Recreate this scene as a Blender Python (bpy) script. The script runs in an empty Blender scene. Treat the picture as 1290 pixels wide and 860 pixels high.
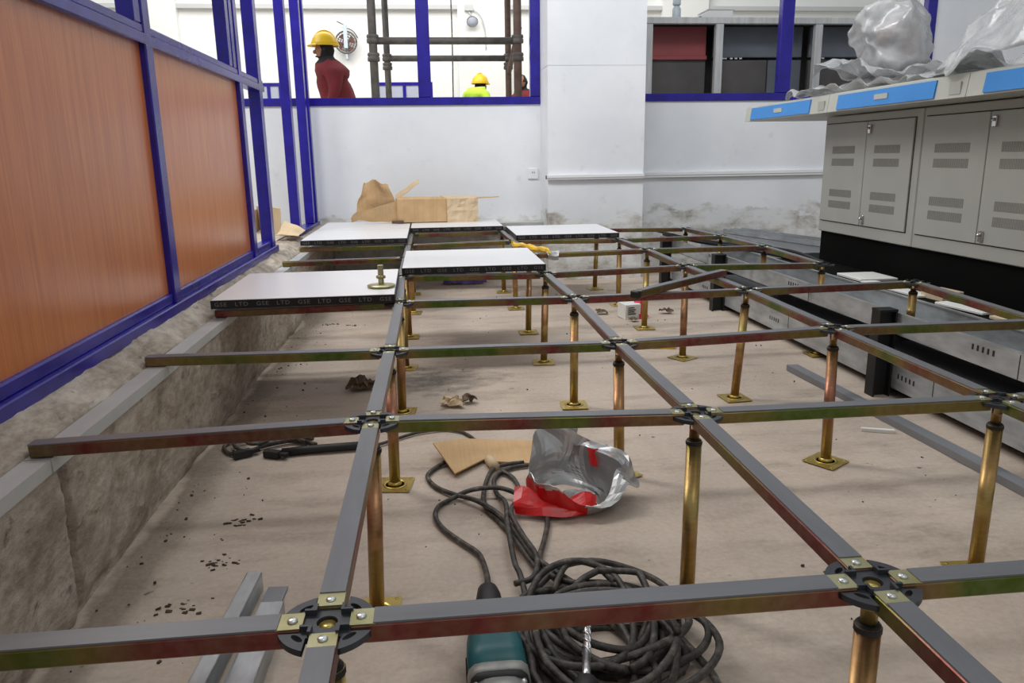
import bpy, bmesh, math, random
from mathutils import Vector, Matrix, Euler, Quaternion, noise as mnoise
random.seed(7)
scene = bpy.context.scene
COL = scene.collection

# ------------------------------------------------------------------ camera
cam = bpy.data.cameras.new('camera'); cam.sensor_fit = 'HORIZONTAL'; cam.sensor_width = 36.0
cam.lens = 966.59 / 1290 * 36; cam.clip_start = 0.02
camo = bpy.data.objects.new('camera', cam); COL.objects.link(camo)
_r = (0.99405575, -0.1078745, -0.01470564); _u = (0.03946045, 0.23110292, 0.97212875); _f = (0.10146938, 0.96693047, -0.23398596)
M = Matrix.Identity(4)
for i in range(3):
    M[i][0] = _r[i]; M[i][1] = _u[i]; M[i][2] = -_f[i]
M.translation = Vector((0.119, -0.7219, 0.8543))
camo.matrix_world = M
scene.camera = camo

# ------------------------------------------------------------------ light
world = bpy.data.worlds.new('world'); scene.world = world; world.use_nodes = True
world.node_tree.nodes['Background'].inputs[0].default_value = (0.93, 0.97, 1.0, 1)
world.node_tree.nodes['Background'].inputs[1].default_value = 0.42

def area(name, loc, target, sx, sy, power, color=(1, 1, 1)):
    l = bpy.data.lights.new(name, 'AREA'); l.shape = 'RECTANGLE'; l.size = sx; l.size_y = sy
    l.energy = power; l.color = color
    o = bpy.data.objects.new(name, l); COL.objects.link(o); o.location = loc
    o.rotation_euler = (Vector(target) - Vector(loc)).to_track_quat('-Z', 'Y').to_euler()
    return o
area('room_ceiling_light', (-1.6, 2.9, 3.7), (0.5, 2.0, 0.0), 0.7, 1.8, 90, (1.0, 0.97, 0.93))
area('room_ceiling_light_front', (1.1, -0.6, 3.6), (-0.5, 1.2, 0.6), 1.6, 1.2, 17, (1.0, 0.96, 0.92))  # unseen fill lamp, added to put more light on the partition
area('room_ceiling_light_back', (0.8, 2.6, 3.6), (1.0, 4.95, 0.8), 2.6, 0.6, 62, (0.95, 0.98, 1.0))  # unseen fill lamp, added and aimed to brighten the back wall
area('hall_ceiling_light', (0.0, 9.6, 5.2), (0.0, 12.0, 1.0), 8.0, 2.5, 320, (1.0, 0.99, 0.96))
area('hall_ceiling_light_side', (-4.0, 6.5, 4.8), (-3.5, 9.0, 0.8), 3.0, 3.0, 125, (1.0, 0.99, 0.96))
scene.view_settings.view_transform = 'Standard'
scene.view_settings.look = 'None'
scene.view_settings.exposure = 0.0
scene.view_settings.gamma = 1.0
scene.view_settings.use_curve_mapping = False

# ------------------------------------------------------------------ materials
def srgb(r, g, b):
    f = lambda c: (c / 12.92 if c <= 0.04045 else ((c + 0.055) / 1.055) ** 2.4)
    return (f(r / 255), f(g / 255), f(b / 255), 1)

class NT:
    def __init__(s, name):
        s.m = bpy.data.materials.new(name); s.m.use_nodes = True
        s.t = s.m.node_tree; s.b = s.t.nodes['Principled BSDF']; s._tc = None
    def n(s, kind, **kw):
        nd = s.t.nodes.new(kind)
        for k, v in kw.items():
            if k.startswith('i_'): nd.inputs[int(k[2:]) if k[2:].isdigit() else k[2:].replace('_', ' ')].default_value = v
            else: setattr(nd, k, v)
        return nd
    def l(s, a, b): s.t.links.new(a, b)
    def coord(s, scale=(1, 1, 1), which='Object', randomize=0.0):
        tc = s.n('ShaderNodeTexCoord'); mp = s.n('ShaderNodeMapping'); mp.inputs['Scale'].default_value = scale
        s.l(tc.outputs[which], mp.inputs['Vector'])
        if randomize:
            oi = s.n('ShaderNodeObjectInfo'); mul = s.n('ShaderNodeVectorMath', operation='SCALE')
            cx = s.n('ShaderNodeCombineXYZ'); s.l(oi.outputs['Random'], cx.inputs[0]); s.l(oi.outputs['Random'], cx.inputs[1]); s.l(oi.outputs['Random'], cx.inputs[2])
            s.l(cx.outputs[0], mul.inputs[0]); mul.inputs['Scale'].default_value = randomize
            s.l(mul.outputs[0], mp.inputs['Location'])
        return mp.outputs[0]
    def noise(s, vec, scale, detail=4, rough=0.55):
        nd = s.n('ShaderNodeTexNoise'); nd.inputs['Scale'].default_value = scale; nd.inputs['Detail'].default_value = detail
        nd.inputs['Roughness'].default_value = rough; s.l(vec, nd.inputs['Vector']); return nd.outputs['Fac']
    def ramp(s, fac, stops):
        nd = s.n('ShaderNodeValToRGB'); e = nd.color_ramp.elements
        while len(e) < len(stops): e.new(0.5)
        for el, (p, c) in zip(e, stops): el.position = p; el.color = c
        s.l(fac, nd.inputs[0]); return nd.outputs[0]
    def mix(s, fac, a, b, mode='MIX'):
        nd = s.n('ShaderNodeMix', data_type='RGBA', blend_type=mode)
        for sock, v in ((nd.inputs[0], fac), (nd.inputs[6], a), (nd.inputs[7], b)):
            if hasattr(v, 'is_linked') or isinstance(v, bpy.types.NodeSocket): s.l(v, sock)
            else: sock.default_value = v
        return nd.outputs[2]
    def bump(s, h, strength=0.2, dist=0.01):
        nd = s.n('ShaderNodeBump'); nd.inputs['Strength'].default_value = strength; nd.inputs['Distance'].default_value = dist
        s.l(h, nd.inputs['Height']); s.l(nd.outputs[0], s.b.inputs['Normal'])
    def base(s, c):
        if isinstance(c, bpy.types.NodeSocket): s.l(c, s.b.inputs['Base Color'])
        else: s.b.inputs['Base Color'].default_value = c
    def pr(s, **k):
        for a, v in k.items(): s.b.inputs[a.replace('_', ' ')].default_value = v
        return s

def plain(name, c, rough=0.5, metal=0.0, var=0.12, scale=30, bump=0.0, spec=0.5, stretch=(1, 1, 1)):
    m = NT(name); v = m.coord(stretch, randomize=7.0)
    f = m.noise(v, scale)
    d = tuple(x * (1 - var) for x in c[:3]) + (1,); e = tuple(min(1, x * (1 + var)) for x in c[:3]) + (1,)
    m.base(m.ramp(f, [(0.3, d), (0.7, e)])); m.pr(Roughness=rough, Metallic=metal)
    m.b.inputs['Specular IOR Level'].default_value = spec
    if bump: m.bump(f, bump, 0.004)
    return m.m

MAT = {}
def zinc(name, stops, rough, scale, metal=0.7):
    m = NT(name); v = m.coord(scale, randomize=11.0)
    f = m.noise(v, 1.0, 1, 0.4)
    c = m.ramp(f, stops)
    v2 = m.coord((1, 1, 1), randomize=3.0); g = m.noise(v2, 60, 4)
    c2 = m.mix(0.09, c, m.ramp(g, [(0.35, (0.06, 0.05, 0.04, 1)), (0.65, (0.55, 0.5, 0.38, 1))]))
    m.base(c2); m.pr(Roughness=rough, Metallic=metal)
    return m.m
MAT['zinc_tube'] = zinc('zinc_tube', [(0.30, srgb(158, 104, 80)), (0.42, srgb(172, 128, 82)), (0.55, srgb(182, 148, 88)), (0.68, srgb(168, 148, 84)), (0.8, srgb(162, 106, 86))], 0.38, (0.1, 0.1, 2.2))
MAT['zinc_beam'] = zinc('zinc_beam', [(0.32, srgb(82, 104, 32)), (0.40, srgb(128, 114, 54)), (0.49, srgb(126, 92, 64)), (0.57, srgb(122, 50, 48)), (0.64, srgb(104, 76, 56)), (0.71, srgb(98, 108, 38))], 0.36, (4.2, 0.1, 0.1))
MAT['zinc_plate'] = zinc('zinc_plate', [(0.3, srgb(190, 160, 70)), (0.5, srgb(205, 180, 95)), (0.7, srgb(170, 150, 70))], 0.3, (3, 3, 3))
MAT['tab'] = zinc('tab_plate', [(0.3, srgb(160, 152, 98)), (0.5, srgb(184, 180, 140)), (0.7, srgb(150, 146, 88))], 0.32, (8, 8, 8))
MAT['gasket'] = plain('gasket', srgb(104, 105, 109), 0.36, 0.0, 0.10, 18, spec=0.55, stretch=(0.4, 3, 3))
MAT['head_black'] = plain('head_black', srgb(56, 58, 63), 0.42, 0.2, 0.15, 60)
MAT['screw'] = plain('screw', srgb(205, 208, 205), 0.3, 0.8, 0.08, 90)
MAT['blackrubber'] = plain('blackrubber', srgb(26, 25, 25), 0.55, 0, 0.2, 40)

def m_add(m, sock, v):
    nd = m.n('ShaderNodeMath', operation='ADD'); m.l(sock, nd.inputs[0]); nd.inputs[1].default_value = v; return nd.outputs[0]
def floor_mat():
    m = NT('dusty_concrete'); v = m.coord()
    big = m.noise(v, 1.6, 5, 0.6); v2 = m.coord((1, 3.2, 1)); st = m.noise(v2, 2.2, 5, 0.65); fine = m.noise(v, 75, 6, 0.7)
    c = m.ramp(big, [(0.3, srgb(178, 161, 146)), (0.7, srgb(204, 189, 174))])
    c = m.mix(m.ramp(st, [(0.50, (0, 0, 0, 1)), (0.70, (0.55, 0.55, 0.55, 1))]), c, srgb(132, 115, 101))
    bl = m.noise(m.coord((0.7, 1.6, 1)), 3.7, 7, 0.62); c = m.mix(m.ramp(bl, [(0.56, (0, 0, 0, 1)), (0.70, (0.55, 0.55, 0.55, 1))]), c, srgb(124, 108, 95))
    wh = m.noise(m.coord((0.8, 1.3, 1)), 2.9, 6, 0.6); c = m.mix(m.ramp(wh, [(0.56, (0, 0, 0, 1)), (0.72, (0.6, 0.6, 0.6, 1))]), c, srgb(198, 186, 172))
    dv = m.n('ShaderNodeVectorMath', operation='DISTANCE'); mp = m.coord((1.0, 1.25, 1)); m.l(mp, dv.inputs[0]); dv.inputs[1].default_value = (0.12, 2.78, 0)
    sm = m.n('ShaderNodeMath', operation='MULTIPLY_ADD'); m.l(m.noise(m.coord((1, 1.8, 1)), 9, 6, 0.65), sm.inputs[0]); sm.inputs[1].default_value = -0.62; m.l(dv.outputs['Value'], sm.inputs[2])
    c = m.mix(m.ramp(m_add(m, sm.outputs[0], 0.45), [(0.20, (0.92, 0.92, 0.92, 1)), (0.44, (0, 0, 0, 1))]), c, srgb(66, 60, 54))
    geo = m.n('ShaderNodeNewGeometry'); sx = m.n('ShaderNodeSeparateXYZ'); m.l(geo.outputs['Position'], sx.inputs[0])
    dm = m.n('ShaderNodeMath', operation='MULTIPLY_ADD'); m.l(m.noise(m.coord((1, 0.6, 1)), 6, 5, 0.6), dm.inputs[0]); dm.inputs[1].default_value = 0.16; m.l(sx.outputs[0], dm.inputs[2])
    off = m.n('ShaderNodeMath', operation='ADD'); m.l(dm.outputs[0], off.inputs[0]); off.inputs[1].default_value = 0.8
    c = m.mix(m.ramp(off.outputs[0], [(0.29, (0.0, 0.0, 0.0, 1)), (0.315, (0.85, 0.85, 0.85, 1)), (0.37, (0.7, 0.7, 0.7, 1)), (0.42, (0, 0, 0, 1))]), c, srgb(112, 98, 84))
    c = m.mix(0.2, c, m.ramp(fine, [(0.35, srgb(132, 118, 104)), (0.65, srgb(206, 194, 180))]))
    sp = m.noise(v, 26, 2, 0.5); c = m.mix(m.ramp(sp, [(0.73, (0, 0, 0, 1)), (0.77, (0.8, 0.8, 0.8, 1))]), c, srgb(84, 74, 64))
    m.base(c); m.pr(Roughness=0.62); m.b.inputs['Specular IOR Level'].default_value = 0.35; m.bump(fine, 0.14, 0.003); return m.m
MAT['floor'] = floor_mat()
def curb_mat():
    m = NT('rough_concrete'); v = m.coord((1, 0.6, 0.9)); a = m.noise(v, 6.5, 9, 0.68); v2 = m.coord((1, 1.5, 0.35)); st = m.noise(v2, 5, 8, 0.68); fine = m.noise(m.coord((1, 0.45, 1)), 48, 6, 0.7)
    c = m.ramp(a, [(0.34, srgb(120, 107, 93)), (0.48, srgb(164, 150, 134)), (0.66, srgb(200, 190, 177))])
    c = m.mix(m.ramp(st, [(0.52, (0, 0, 0, 1)), (0.68, (0.5, 0.5, 0.5, 1))]), c, srgb(104, 90, 76))
    pit = m.noise(m.coord((1, 0.55, 1)), 19, 6, 0.7); c = m.mix(m.ramp(pit, [(0.60, (0, 0, 0, 1)), (0.66, (0.85, 0.85, 0.85, 1))]), c, srgb(70, 63, 56))
    c = m.mix(0.30, c, m.ramp(fine, [(0.38, srgb(104, 94, 82)), (0.62, srgb(208, 200, 188))]))
    m.base(c); m.pr(Roughness=0.85); m.bump(pit, 0.6, 0.012); return m.m
MAT['curb'] = curb_mat()
def wall_mat():
    m = NT('white_plaster'); v = m.coord((1, 1, 1), 'Object'); a = m.noise(v, 1.3, 5, 0.6); b = m.noise(v, 7, 6, 0.7)
    c = m.ramp(a, [(0.35, srgb(222, 225, 230)), (0.65, srgb(236, 238, 241))])
    c = m.mix(m.ramp(b, [(0.62, (0, 0, 0, 1)), (0.74, (0.32, 0.32, 0.32, 1))]), c, srgb(182, 178, 176))
    geo = m.n('ShaderNodeNewGeometry'); sx = m.n('ShaderNodeSeparateXYZ'); m.l(geo.outputs['Position'], sx.inputs[0])
    # scraped plaster band near the floor with its own ragged outline
    edge = m.noise(m.coord((1, 1, 2.5)), 2.4, 6, 0.65)
    mr = m.n('ShaderNodeMath', operation='MULTIPLY_ADD'); m.l(edge, mr.inputs[0]); mr.inputs[1].default_value = 0.55; m.l(sx.outputs[2], mr.inputs[2])
    band = m.ramp(mr.outputs[0], [(0.70, (1, 1, 1, 1)), (0.735, (0, 0, 0, 1))])
    mott = m.noise(m.coord((1, 1, 1.6)), 5, 7, 0.7)
    patch = m.ramp(mott, [(0.36, srgb(158, 153, 146)), (0.46, srgb(200, 198, 193)), (0.58, srgb(226, 227, 228))])
    c = m.mix(band, c, patch)
    m.base(c); m.pr(Roughness=0.6); m.bump(b, 0.08, 0.004); return m.m
MAT['wall'] = wall_mat()
MAT['hallwall'] = plain('hall_white', srgb(236, 236, 234), 0.6, 0, 0.02, 2)
MAT['hallgrey'] = plain('hall_ledge', srgb(196, 197, 198), 0.6, 0, 0.03, 3)
MAT['hallfloor'] = plain('hall_floor_concrete', srgb(186, 178, 164), 0.7, 0, 0.12, 4)
def blue_mat():
    m = NT('blue_powder_coat'); v = m.coord((1, 1, 1)); a = m.noise(v, 9, 5, 0.6); b = m.noise(v, 28, 3, 0.6)
    c = m.ramp(a, [(0.35, srgb(30, 20, 122)), (0.7, srgb(40, 30, 150))])
    c = m.mix(m.ramp(b, [(0.74, (0, 0, 0, 1)), (0.79, (0.7, 0.7, 0.7, 1))]), c, srgb(150, 148, 190))
    m.base(c); m.pr(Roughness=0.26); return m.m
MAT['blue'] = blue_mat()
def wood_mat():
    m = NT('wood_laminate'); v = m.coord((1, 9, 0.55)); a = m.noise(v, 5, 6, 0.6); v2 = m.coord((1, 60, 1.0)); g = m.noise(v2, 3, 4, 0.6)
    c = m.ramp(a, [(0.3, srgb(176, 92, 40)), (0.5, srgb(196, 110, 54)), (0.72, srgb(210, 128, 68))])
    c = m.mix(0.28, c, m.ramp(g, [(0.35, srgb(168, 88, 38)), (0.65, srgb(222, 144, 82))]))
    m.base(c); m.pr(Roughness=0.28); m.b.inputs['Specular IOR Level'].default_value = 0.7
    return m.m
MAT['wood'] = wood_mat()
MAT['laminate'] = plain('panel_laminate', srgb(226, 226, 228), 0.32, 0, 0.02, 3)
MAT['edgeblack'] = plain('panel_edge', srgb(13, 13, 14), 0.45, 0, 0.2, 30)
MAT['letter'] = plain('edge_print', srgb(112, 112, 112), 0.6, 0, 0.1, 200)
MAT['galv'] = plain('galvanised', srgb(176, 180, 182), 0.42, 0.5, 0.26, 24, stretch=(1, 0.3, 1))
MAT['galvdark'] = plain('galvanised_dusty', srgb(134, 136, 140), 0.5, 0.35, 0.2, 9, stretch=(1, 0.3, 1))
MAT['strip'] = plain('steel_angle', srgb(190, 192, 190), 0.5, 0.25, 0.12, 7, stretch=(1, 0.6, 1))
MAT['hole'] = plain('punched_hole', srgb(30, 29, 28), 0.8, 0, 0.1, 30)
MAT['blacksteel'] = plain('black_steel', srgb(24, 24, 26), 0.5, 0.1, 0.25, 20)
MAT['consolegrey'] = plain('console_grey', srgb(170, 171, 164), 0.45, 0, 0.04, 5)
MAT['consolelight'] = plain('console_top', srgb(182, 183, 174), 0.45, 0, 0.04, 5)
MAT['consoleblue'] = plain('console_blue', srgb(52, 134, 208), 0.4, 0, 0.06, 5)
MAT['consolegap'] = plain('console_gap', srgb(50, 50, 48), 0.8, 0, 0.1, 5)
MAT['consolebase'] = plain('console_plinth', srgb(9, 9, 8), 0.8, 0, 0.2, 5, spec=0.1)
MAT['vent'] = plain('vent_slot', srgb(128, 128, 121), 0.7, 0, 0.06, 20)
MAT['chrome'] = plain('chrome', srgb(200, 200, 200), 0.2, 0.9, 0.05, 20)
MAT['trunking'] = plain('white_trunking', srgb(232, 233, 235), 0.4, 0, 0.02, 5)
def card_mat(name, a, b):
    m = NT(name); v = m.coord((1, 1, 1)); f = m.noise(v, 9, 5, 0.6); g = m.noise(m.coord((40, 1, 1)), 4, 2)
    c = m.mix(0.2, m.ramp(f, [(0.3, a), (0.7, b)]), m.ramp(g, [(0.4, a), (0.6, b)])); m.base(c); m.pr(Roughness=0.75); m.b.inputs['Specular IOR Level'].default_value = 0.25; return m.m
MAT['card'] = card_mat('cardboard', srgb(184, 150, 108), srgb(206, 174, 132))
MAT['cardlight'] = card_mat('cardboard_inside', srgb(196, 172, 138), srgb(214, 192, 160))
def cable_mat():
    m = NT('dusty_cable'); v = m.coord(randomize=3.0); f = m.noise(v, 45, 5, 0.65)
    m.base(m.ramp(f, [(0.4, srgb(42, 39, 36)), (0.58, srgb(78, 72, 66)), (0.70, srgb(124, 116, 108))])); m.pr(Roughness=0.55); m.bump(f, 0.4, 0.002); return m.m
MAT['cable'] = cable_mat()
MAT['foil'] = plain('silver_foil', srgb(196, 196, 196), 0.28, 0.75, 0.1, 14)
MAT['bagred'] = plain('red_film', srgb(206, 22, 22), 0.32, 0, 0.12, 12)
MAT['teal'] = plain('teal_plastic', srgb(22, 92, 98), 0.4, 0, 0.22, 9)
MAT['castmetal'] = plain('cast_aluminium', srgb(150, 150, 146), 0.5, 0.5, 0.2, 35)
MAT['steelbit'] = plain('bright_steel', srgb(205, 205, 208), 0.25, 0.9, 0.08, 60)
def film_mat():
    m = NT('plastic_film'); v = m.coord(); f = m.noise(v, 9, 4)
    m.base(m.ramp(f, [(0.35, srgb(176, 177, 178)), (0.7, srgb(220, 221, 222))])); m.pr(Roughness=0.16, Alpha=0.56); m.b.inputs['Coat Weight'].default_value = 0.4
    m.bump(m.noise(v, 22, 5, 0.6), 0.5, 0.01); return m.m
MAT['film'] = film_mat()
MAT['scaff'] = plain('scaffold_tube', srgb(104, 100, 96), 0.6, 0.3, 0.28, 14)
MAT['scaffrust'] = plain('scaffold_rust', srgb(112, 92, 82), 0.65, 0.2, 0.28, 14)
MAT['timber'] = plain('grey_timber', srgb(196, 197, 196), 0.7, 0, 0.16, 10, stretch=(3, 1, 0.4))
MAT['darkpanel'] = plain('dark_panel', srgb(104, 110, 118), 0.5, 0, 0.2, 3)
MAT['darkbrown'] = plain('dark_back', srgb(92, 88, 87), 0.6, 0, 0.2, 4)
MAT['redpanel'] = plain('dark_red_panel', srgb(160, 78, 80), 0.5, 0, 0.12, 3)
MAT['yellow'] = plain('helmet_yellow', srgb(232, 190, 20), 0.32, 0, 0.05, 6)
MAT['maroon'] = plain('maroon_cloth', srgb(112, 30, 38), 0.85, 0, 0.14, 9)
MAT['hivis'] = plain('hivis_cloth', srgb(190, 228, 70), 0.8, 0, 0.08, 9)
MAT['darkcloth'] = plain('dark_cloth', srgb(34, 32, 36), 0.9, 0, 0.15, 12)
MAT['skin'] = plain('skin', srgb(150, 104, 80), 0.55, 0, 0.06, 12)
MAT['whitepart'] = plain('white_paper', srgb(226, 226, 222), 0.6, 0, 0.05, 12)
MAT['redprint'] = plain('red_plastic', srgb(206, 34, 48), 0.4, 0, 0.1, 12)
MAT['yelplastic'] = plain('yellow_plastic', srgb(226, 180, 36), 0.35, 0, 0.15, 10)
MAT['purple'] = plain('purple_plastic', srgb(70, 44, 128), 0.4, 0, 0.12, 10)
MAT['paleblue'] = plain('pale_plastic', srgb(196, 208, 216), 0.3, 0, 0.05, 10)
MAT['debris'] = plain('debris', srgb(70, 58, 46), 0.9, 0, 0.4, 30)
MAT['offcut'] = plain('wood_offcut', srgb(206, 188, 158), 0.75, 0, 0.12, 14)
MAT['pane'] = plain('grey_pane', srgb(176, 180, 196), 0.15, 0, 0.05, 4)
MAT['brownpaper'] = plain('brown_wrap', srgb(96, 76, 56), 0.6, 0, 0.35, 18)

# ------------------------------------------------------------------ mesh helpers
def worldloc(o):
    v = Vector((0, 0, 0))
    while o is not None: v += o.location; o = o.parent
    return v
def obj(name, me, mat=None, parent=None, loc=None):
    o = bpy.data.objects.new(name, me); COL.objects.link(o)
    if parent: o.parent = parent
    if loc is not None: o.location = loc
    if mat is not None and me is not None and not me.materials: me.materials.append(MAT[mat])
    return o
class MB:
    """collects shapes given in world (or local) coordinates, builds one mesh object"""
    def __init__(s): s.bm = bmesh.new(); s.mi = 0
    def _add(s, vs, fs, smooth=False):
        bv = [s.bm.verts.new(v) for v in vs]
        for f in fs:
            try:
                fc = s.bm.faces.new([bv[i] for i in f]); fc.smooth = smooth; fc.material_index = s.mi
            except ValueError: pass
        return s
    def box(s, lo, hi, rot=None, bev=0.0):
        x0, y0, z0 = lo; x1, y1, z1 = hi
        c = Vector(((x0 + x1) / 2, (y0 + y1) / 2, (z0 + z1) / 2))
        if bev > 0:
            b = min(bev, (x1 - x0) / 2.1, (y1 - y0) / 2.1, (z1 - z0) / 2.1)
            tmp = bmesh.new(); bmesh.ops.create_cube(tmp, size=1.0, matrix=Matrix.Diagonal((x1 - x0, y1 - y0, z1 - z0, 1)))
            bmesh.ops.bevel(tmp, geom=tmp.edges[:], offset=b, segments=1, affect='EDGES')
            vs = [v.co.copy() for v in tmp.verts]; tmp.verts.index_update(); fs = [[v.index for v in f.verts] for f in tmp.faces]; tmp.free()
        else:
            h = Vector(((x1 - x0) / 2, (y1 - y0) / 2, (z1 - z0) / 2))
            vs = [Vector((sx * h.x, sy * h.y, sz * h.z)) for sx in (-1, 1) for sy in (-1, 1) for sz in (-1, 1)]
            fs = [(0, 1, 3, 2), (4, 6, 7, 5), (0, 4, 5, 1), (2, 3, 7, 6), (0, 2, 6, 4), (1, 5, 7, 3)]
        if rot is not None:
            R = Euler(rot).to_matrix(); vs = [R @ v for v in vs]
        return s._add([v + c for v in vs], fs)
    def bar(s, p0, p1, w, h, up=(0, 0, 1), bev=0):
        p0 = Vector(p0); p1 = Vector(p1); d = (p1 - p0); L = d.length; d.normalize()
        u = Vector(up); x = d.cross(u).normalized(); u = x.cross(d)
        vs = []
        for t in (0, L):
            for a, b in ((-1, -1), (1, -1), (1, 1), (-1, 1)): vs.append(p0 + d * t + x * a * w / 2 + u * b * h / 2)
        return s._add(vs, [(3, 2, 1, 0), (4, 5, 6, 7), (0, 1, 5, 4), (1, 2, 6, 5), (2, 3, 7, 6), (3, 0, 4, 7)])
    def tube(s, pts, r, seg=8, smooth=True, cap=True):
        pts = [Vector(p) for p in pts]; n = len(pts); rs = r if isinstance(r, (list, tuple)) else [r] * n
        vs = []; prev = None
        for i, p in enumerate(pts):
            d = (pts[min(i + 1, n - 1)] - pts[max(i - 1, 0)]).normalized()
            if prev is None:
                a = Vector((0, 0, 1)) if abs(d.z) < 0.9 else Vector((1, 0, 0)); x = d.cross(a).normalized()
            else: x = (prev - d * prev.dot(d)).normalized()
            prev = x; y = d.cross(x)
            for k in range(seg):
                t = 2 * math.pi * k / seg; vs.append(p + x * math.cos(t) * rs[i] + y * math.sin(t) * rs[i])
        fs = [(i * seg + k, i * seg + (k + 1) % seg, (i + 1) * seg + (k + 1) % seg, (i + 1) * seg + k) for i in range(n - 1) for k in range(seg)]
        if cap: fs += [tuple(range(seg - 1, -1, -1)), tuple((n - 1) * seg + k for k in range(seg))]
        return s._add(vs, fs, smooth)
    def cyl(s, p0, p1, r, seg=14, smooth=True): return s.tube([p0, p1], r, seg, smooth)
    def lathe(s, prof, seg=20, at=(0, 0, 0), axis=None):
        q = Vector((0, 0, 1)).rotation_difference(Vector(axis)) if axis else Quaternion()
        vs = []
        for r, z in prof:
            for k in range(seg):
                t = 2 * math.pi * k / seg; vs.append(q @ Vector((r * math.cos(t), r * math.sin(t), z)) + Vector(at))
        n = len(prof)
        fs = [(i * seg + k, i * seg + (k + 1) % seg, (i + 1) * seg + (k + 1) % seg, (i + 1) * seg + k) for i in range(n - 1) for k in range(seg)]
        fs += [tuple(range(seg - 1, -1, -1)), tuple((n - 1) * seg + k for k in range(seg))]
        return s._add(vs, fs, True)
    def prism(s, poly, axis, a, b):
        """poly in the two other axes, extruded along axis ('x','y','z') from a to b"""
        def mk(p, t): return {'x': (t, p[0], p[1]), 'y': (p[0], t, p[1]), 'z': (p[0], p[1], t)}[axis]
        n = len(poly); vs = [mk(p, a) for p in poly] + [mk(p, b) for p in poly]
        return s._add([Vector(v) for v in vs], [tuple(range(n)), tuple(range(2 * n - 1, n - 1, -1))] + [(i, (i + 1) % n, n + (i + 1) % n, n + i) for i in range(n)])
    def grid(s, fn, nu, nv, smooth=False):
        vs = [Vector(fn(i / nu, j / nv)) for j in range(nv + 1) for i in range(nu + 1)]
        fs = [(j * (nu + 1) + i, j * (nu + 1) + i + 1, (j + 1) * (nu + 1) + i + 1, (j + 1) * (nu + 1) + i) for j in range(nv) for i in range(nu)]
        return s._add(vs, fs, smooth)
    def mesh(s, name):
        bmesh.ops.recalc_face_normals(s.bm, faces=s.bm.faces[:]) if getattr(s, 'recalc', True) else None
        me = bpy.data.meshes.new(name); s.bm.to_mesh(me); s.bm.free(); return me
    def build(s, name, mat, parent=None, local=False):
        me = s.mesh(name)
        if not local and parent is not None: me.transform(Matrix.Translation(-worldloc(parent)))
        mats = mat if isinstance(mat, (list, tuple)) else [mat]
        for k in mats: me.materials.append(MAT[k])
        return obj(name, me, None, parent)
def solid(o, t, off=0, mo=0):
    md = o.modifiers.new('thickness', 'SOLIDIFY'); md.thickness = t; md.offset = off; md.material_offset = mo; return o
def tag(o, label, cat, group=None):
    o['label'] = label; o['category'] = cat
    if group: o['group'] = group
    return o
def thing(name, label, cat, loc=(0, 0, 0), group=None, rotz=0):
    o = bpy.data.objects.new(name, None); COL.objects.link(o); o.location = loc; o.rotation_euler = (0, 0, rotz)
    o.empty_display_size = 0.05
    return tag(o, label, cat, group)
def struct(name, loc=(0, 0, 0), label=None):
    o = bpy.data.objects.new(name, None); COL.objects.link(o); o.location = loc; o['kind'] = 'structure'
    if label: o['label'] = label
    return o
def st(o, label=None):
    o['kind'] = 'structure'
    if label: o['label'] = label
    return o
def rebase(o):
    """move a single-mesh thing's origin to the middle of its base"""
    me = o.data; xs = [v.co for v in me.vertices]
    c = Vector(((min(v.x for v in xs) + max(v.x for v in xs)) / 2, (min(v.y for v in xs) + max(v.y for v in xs)) / 2, min(v.z for v in xs)))
    me.transform(Matrix.Translation(-c)); o.location = c; return o
def catmull(pts, k=6):
    P = [Vector(p) for p in pts]; P = [P[0] * 2 - P[1]] + P + [P[-1] * 2 - P[-2]]; out = []
    for i in range(1, len(P) - 2):
        a, b, c, d = P[i - 1:i + 3]
        for j in range(k):
            t = j / k
            out.append(0.5 * ((2 * b) + (c - a) * t + (2 * a - 5 * b + 4 * c - d) * t * t + (3 * b - a - 3 * c + d) * t ** 3))
    out.append(P[-2]); return out
def evalmesh(o, name):
    dg = bpy.context.evaluated_depsgraph_get(); dg.update()
    me = bpy.data.meshes.new_from_object(o.evaluated_get(dg)); me.name = name; return me
def nz(x, y, z=0): return mnoise.noise(Vector((x, y, z)))

# ------------------------------------------------------------------ the setting
T = 0.393                                             # level of the floor grid
def grid_floor():
    b = MB()
    def f(u, v):
        x = -0.75 + u * 6.0; y = -2.2 + v * 7.6
        return (x, y, 0.004 * nz(x * 2.3, y * 2.3) + 0.002 * nz(x * 9, y * 9))
    b.grid(f, 100, 120, True)
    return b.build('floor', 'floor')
st(grid_floor(), 'dusty brown concrete sub-floor under the raised grid')

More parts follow.
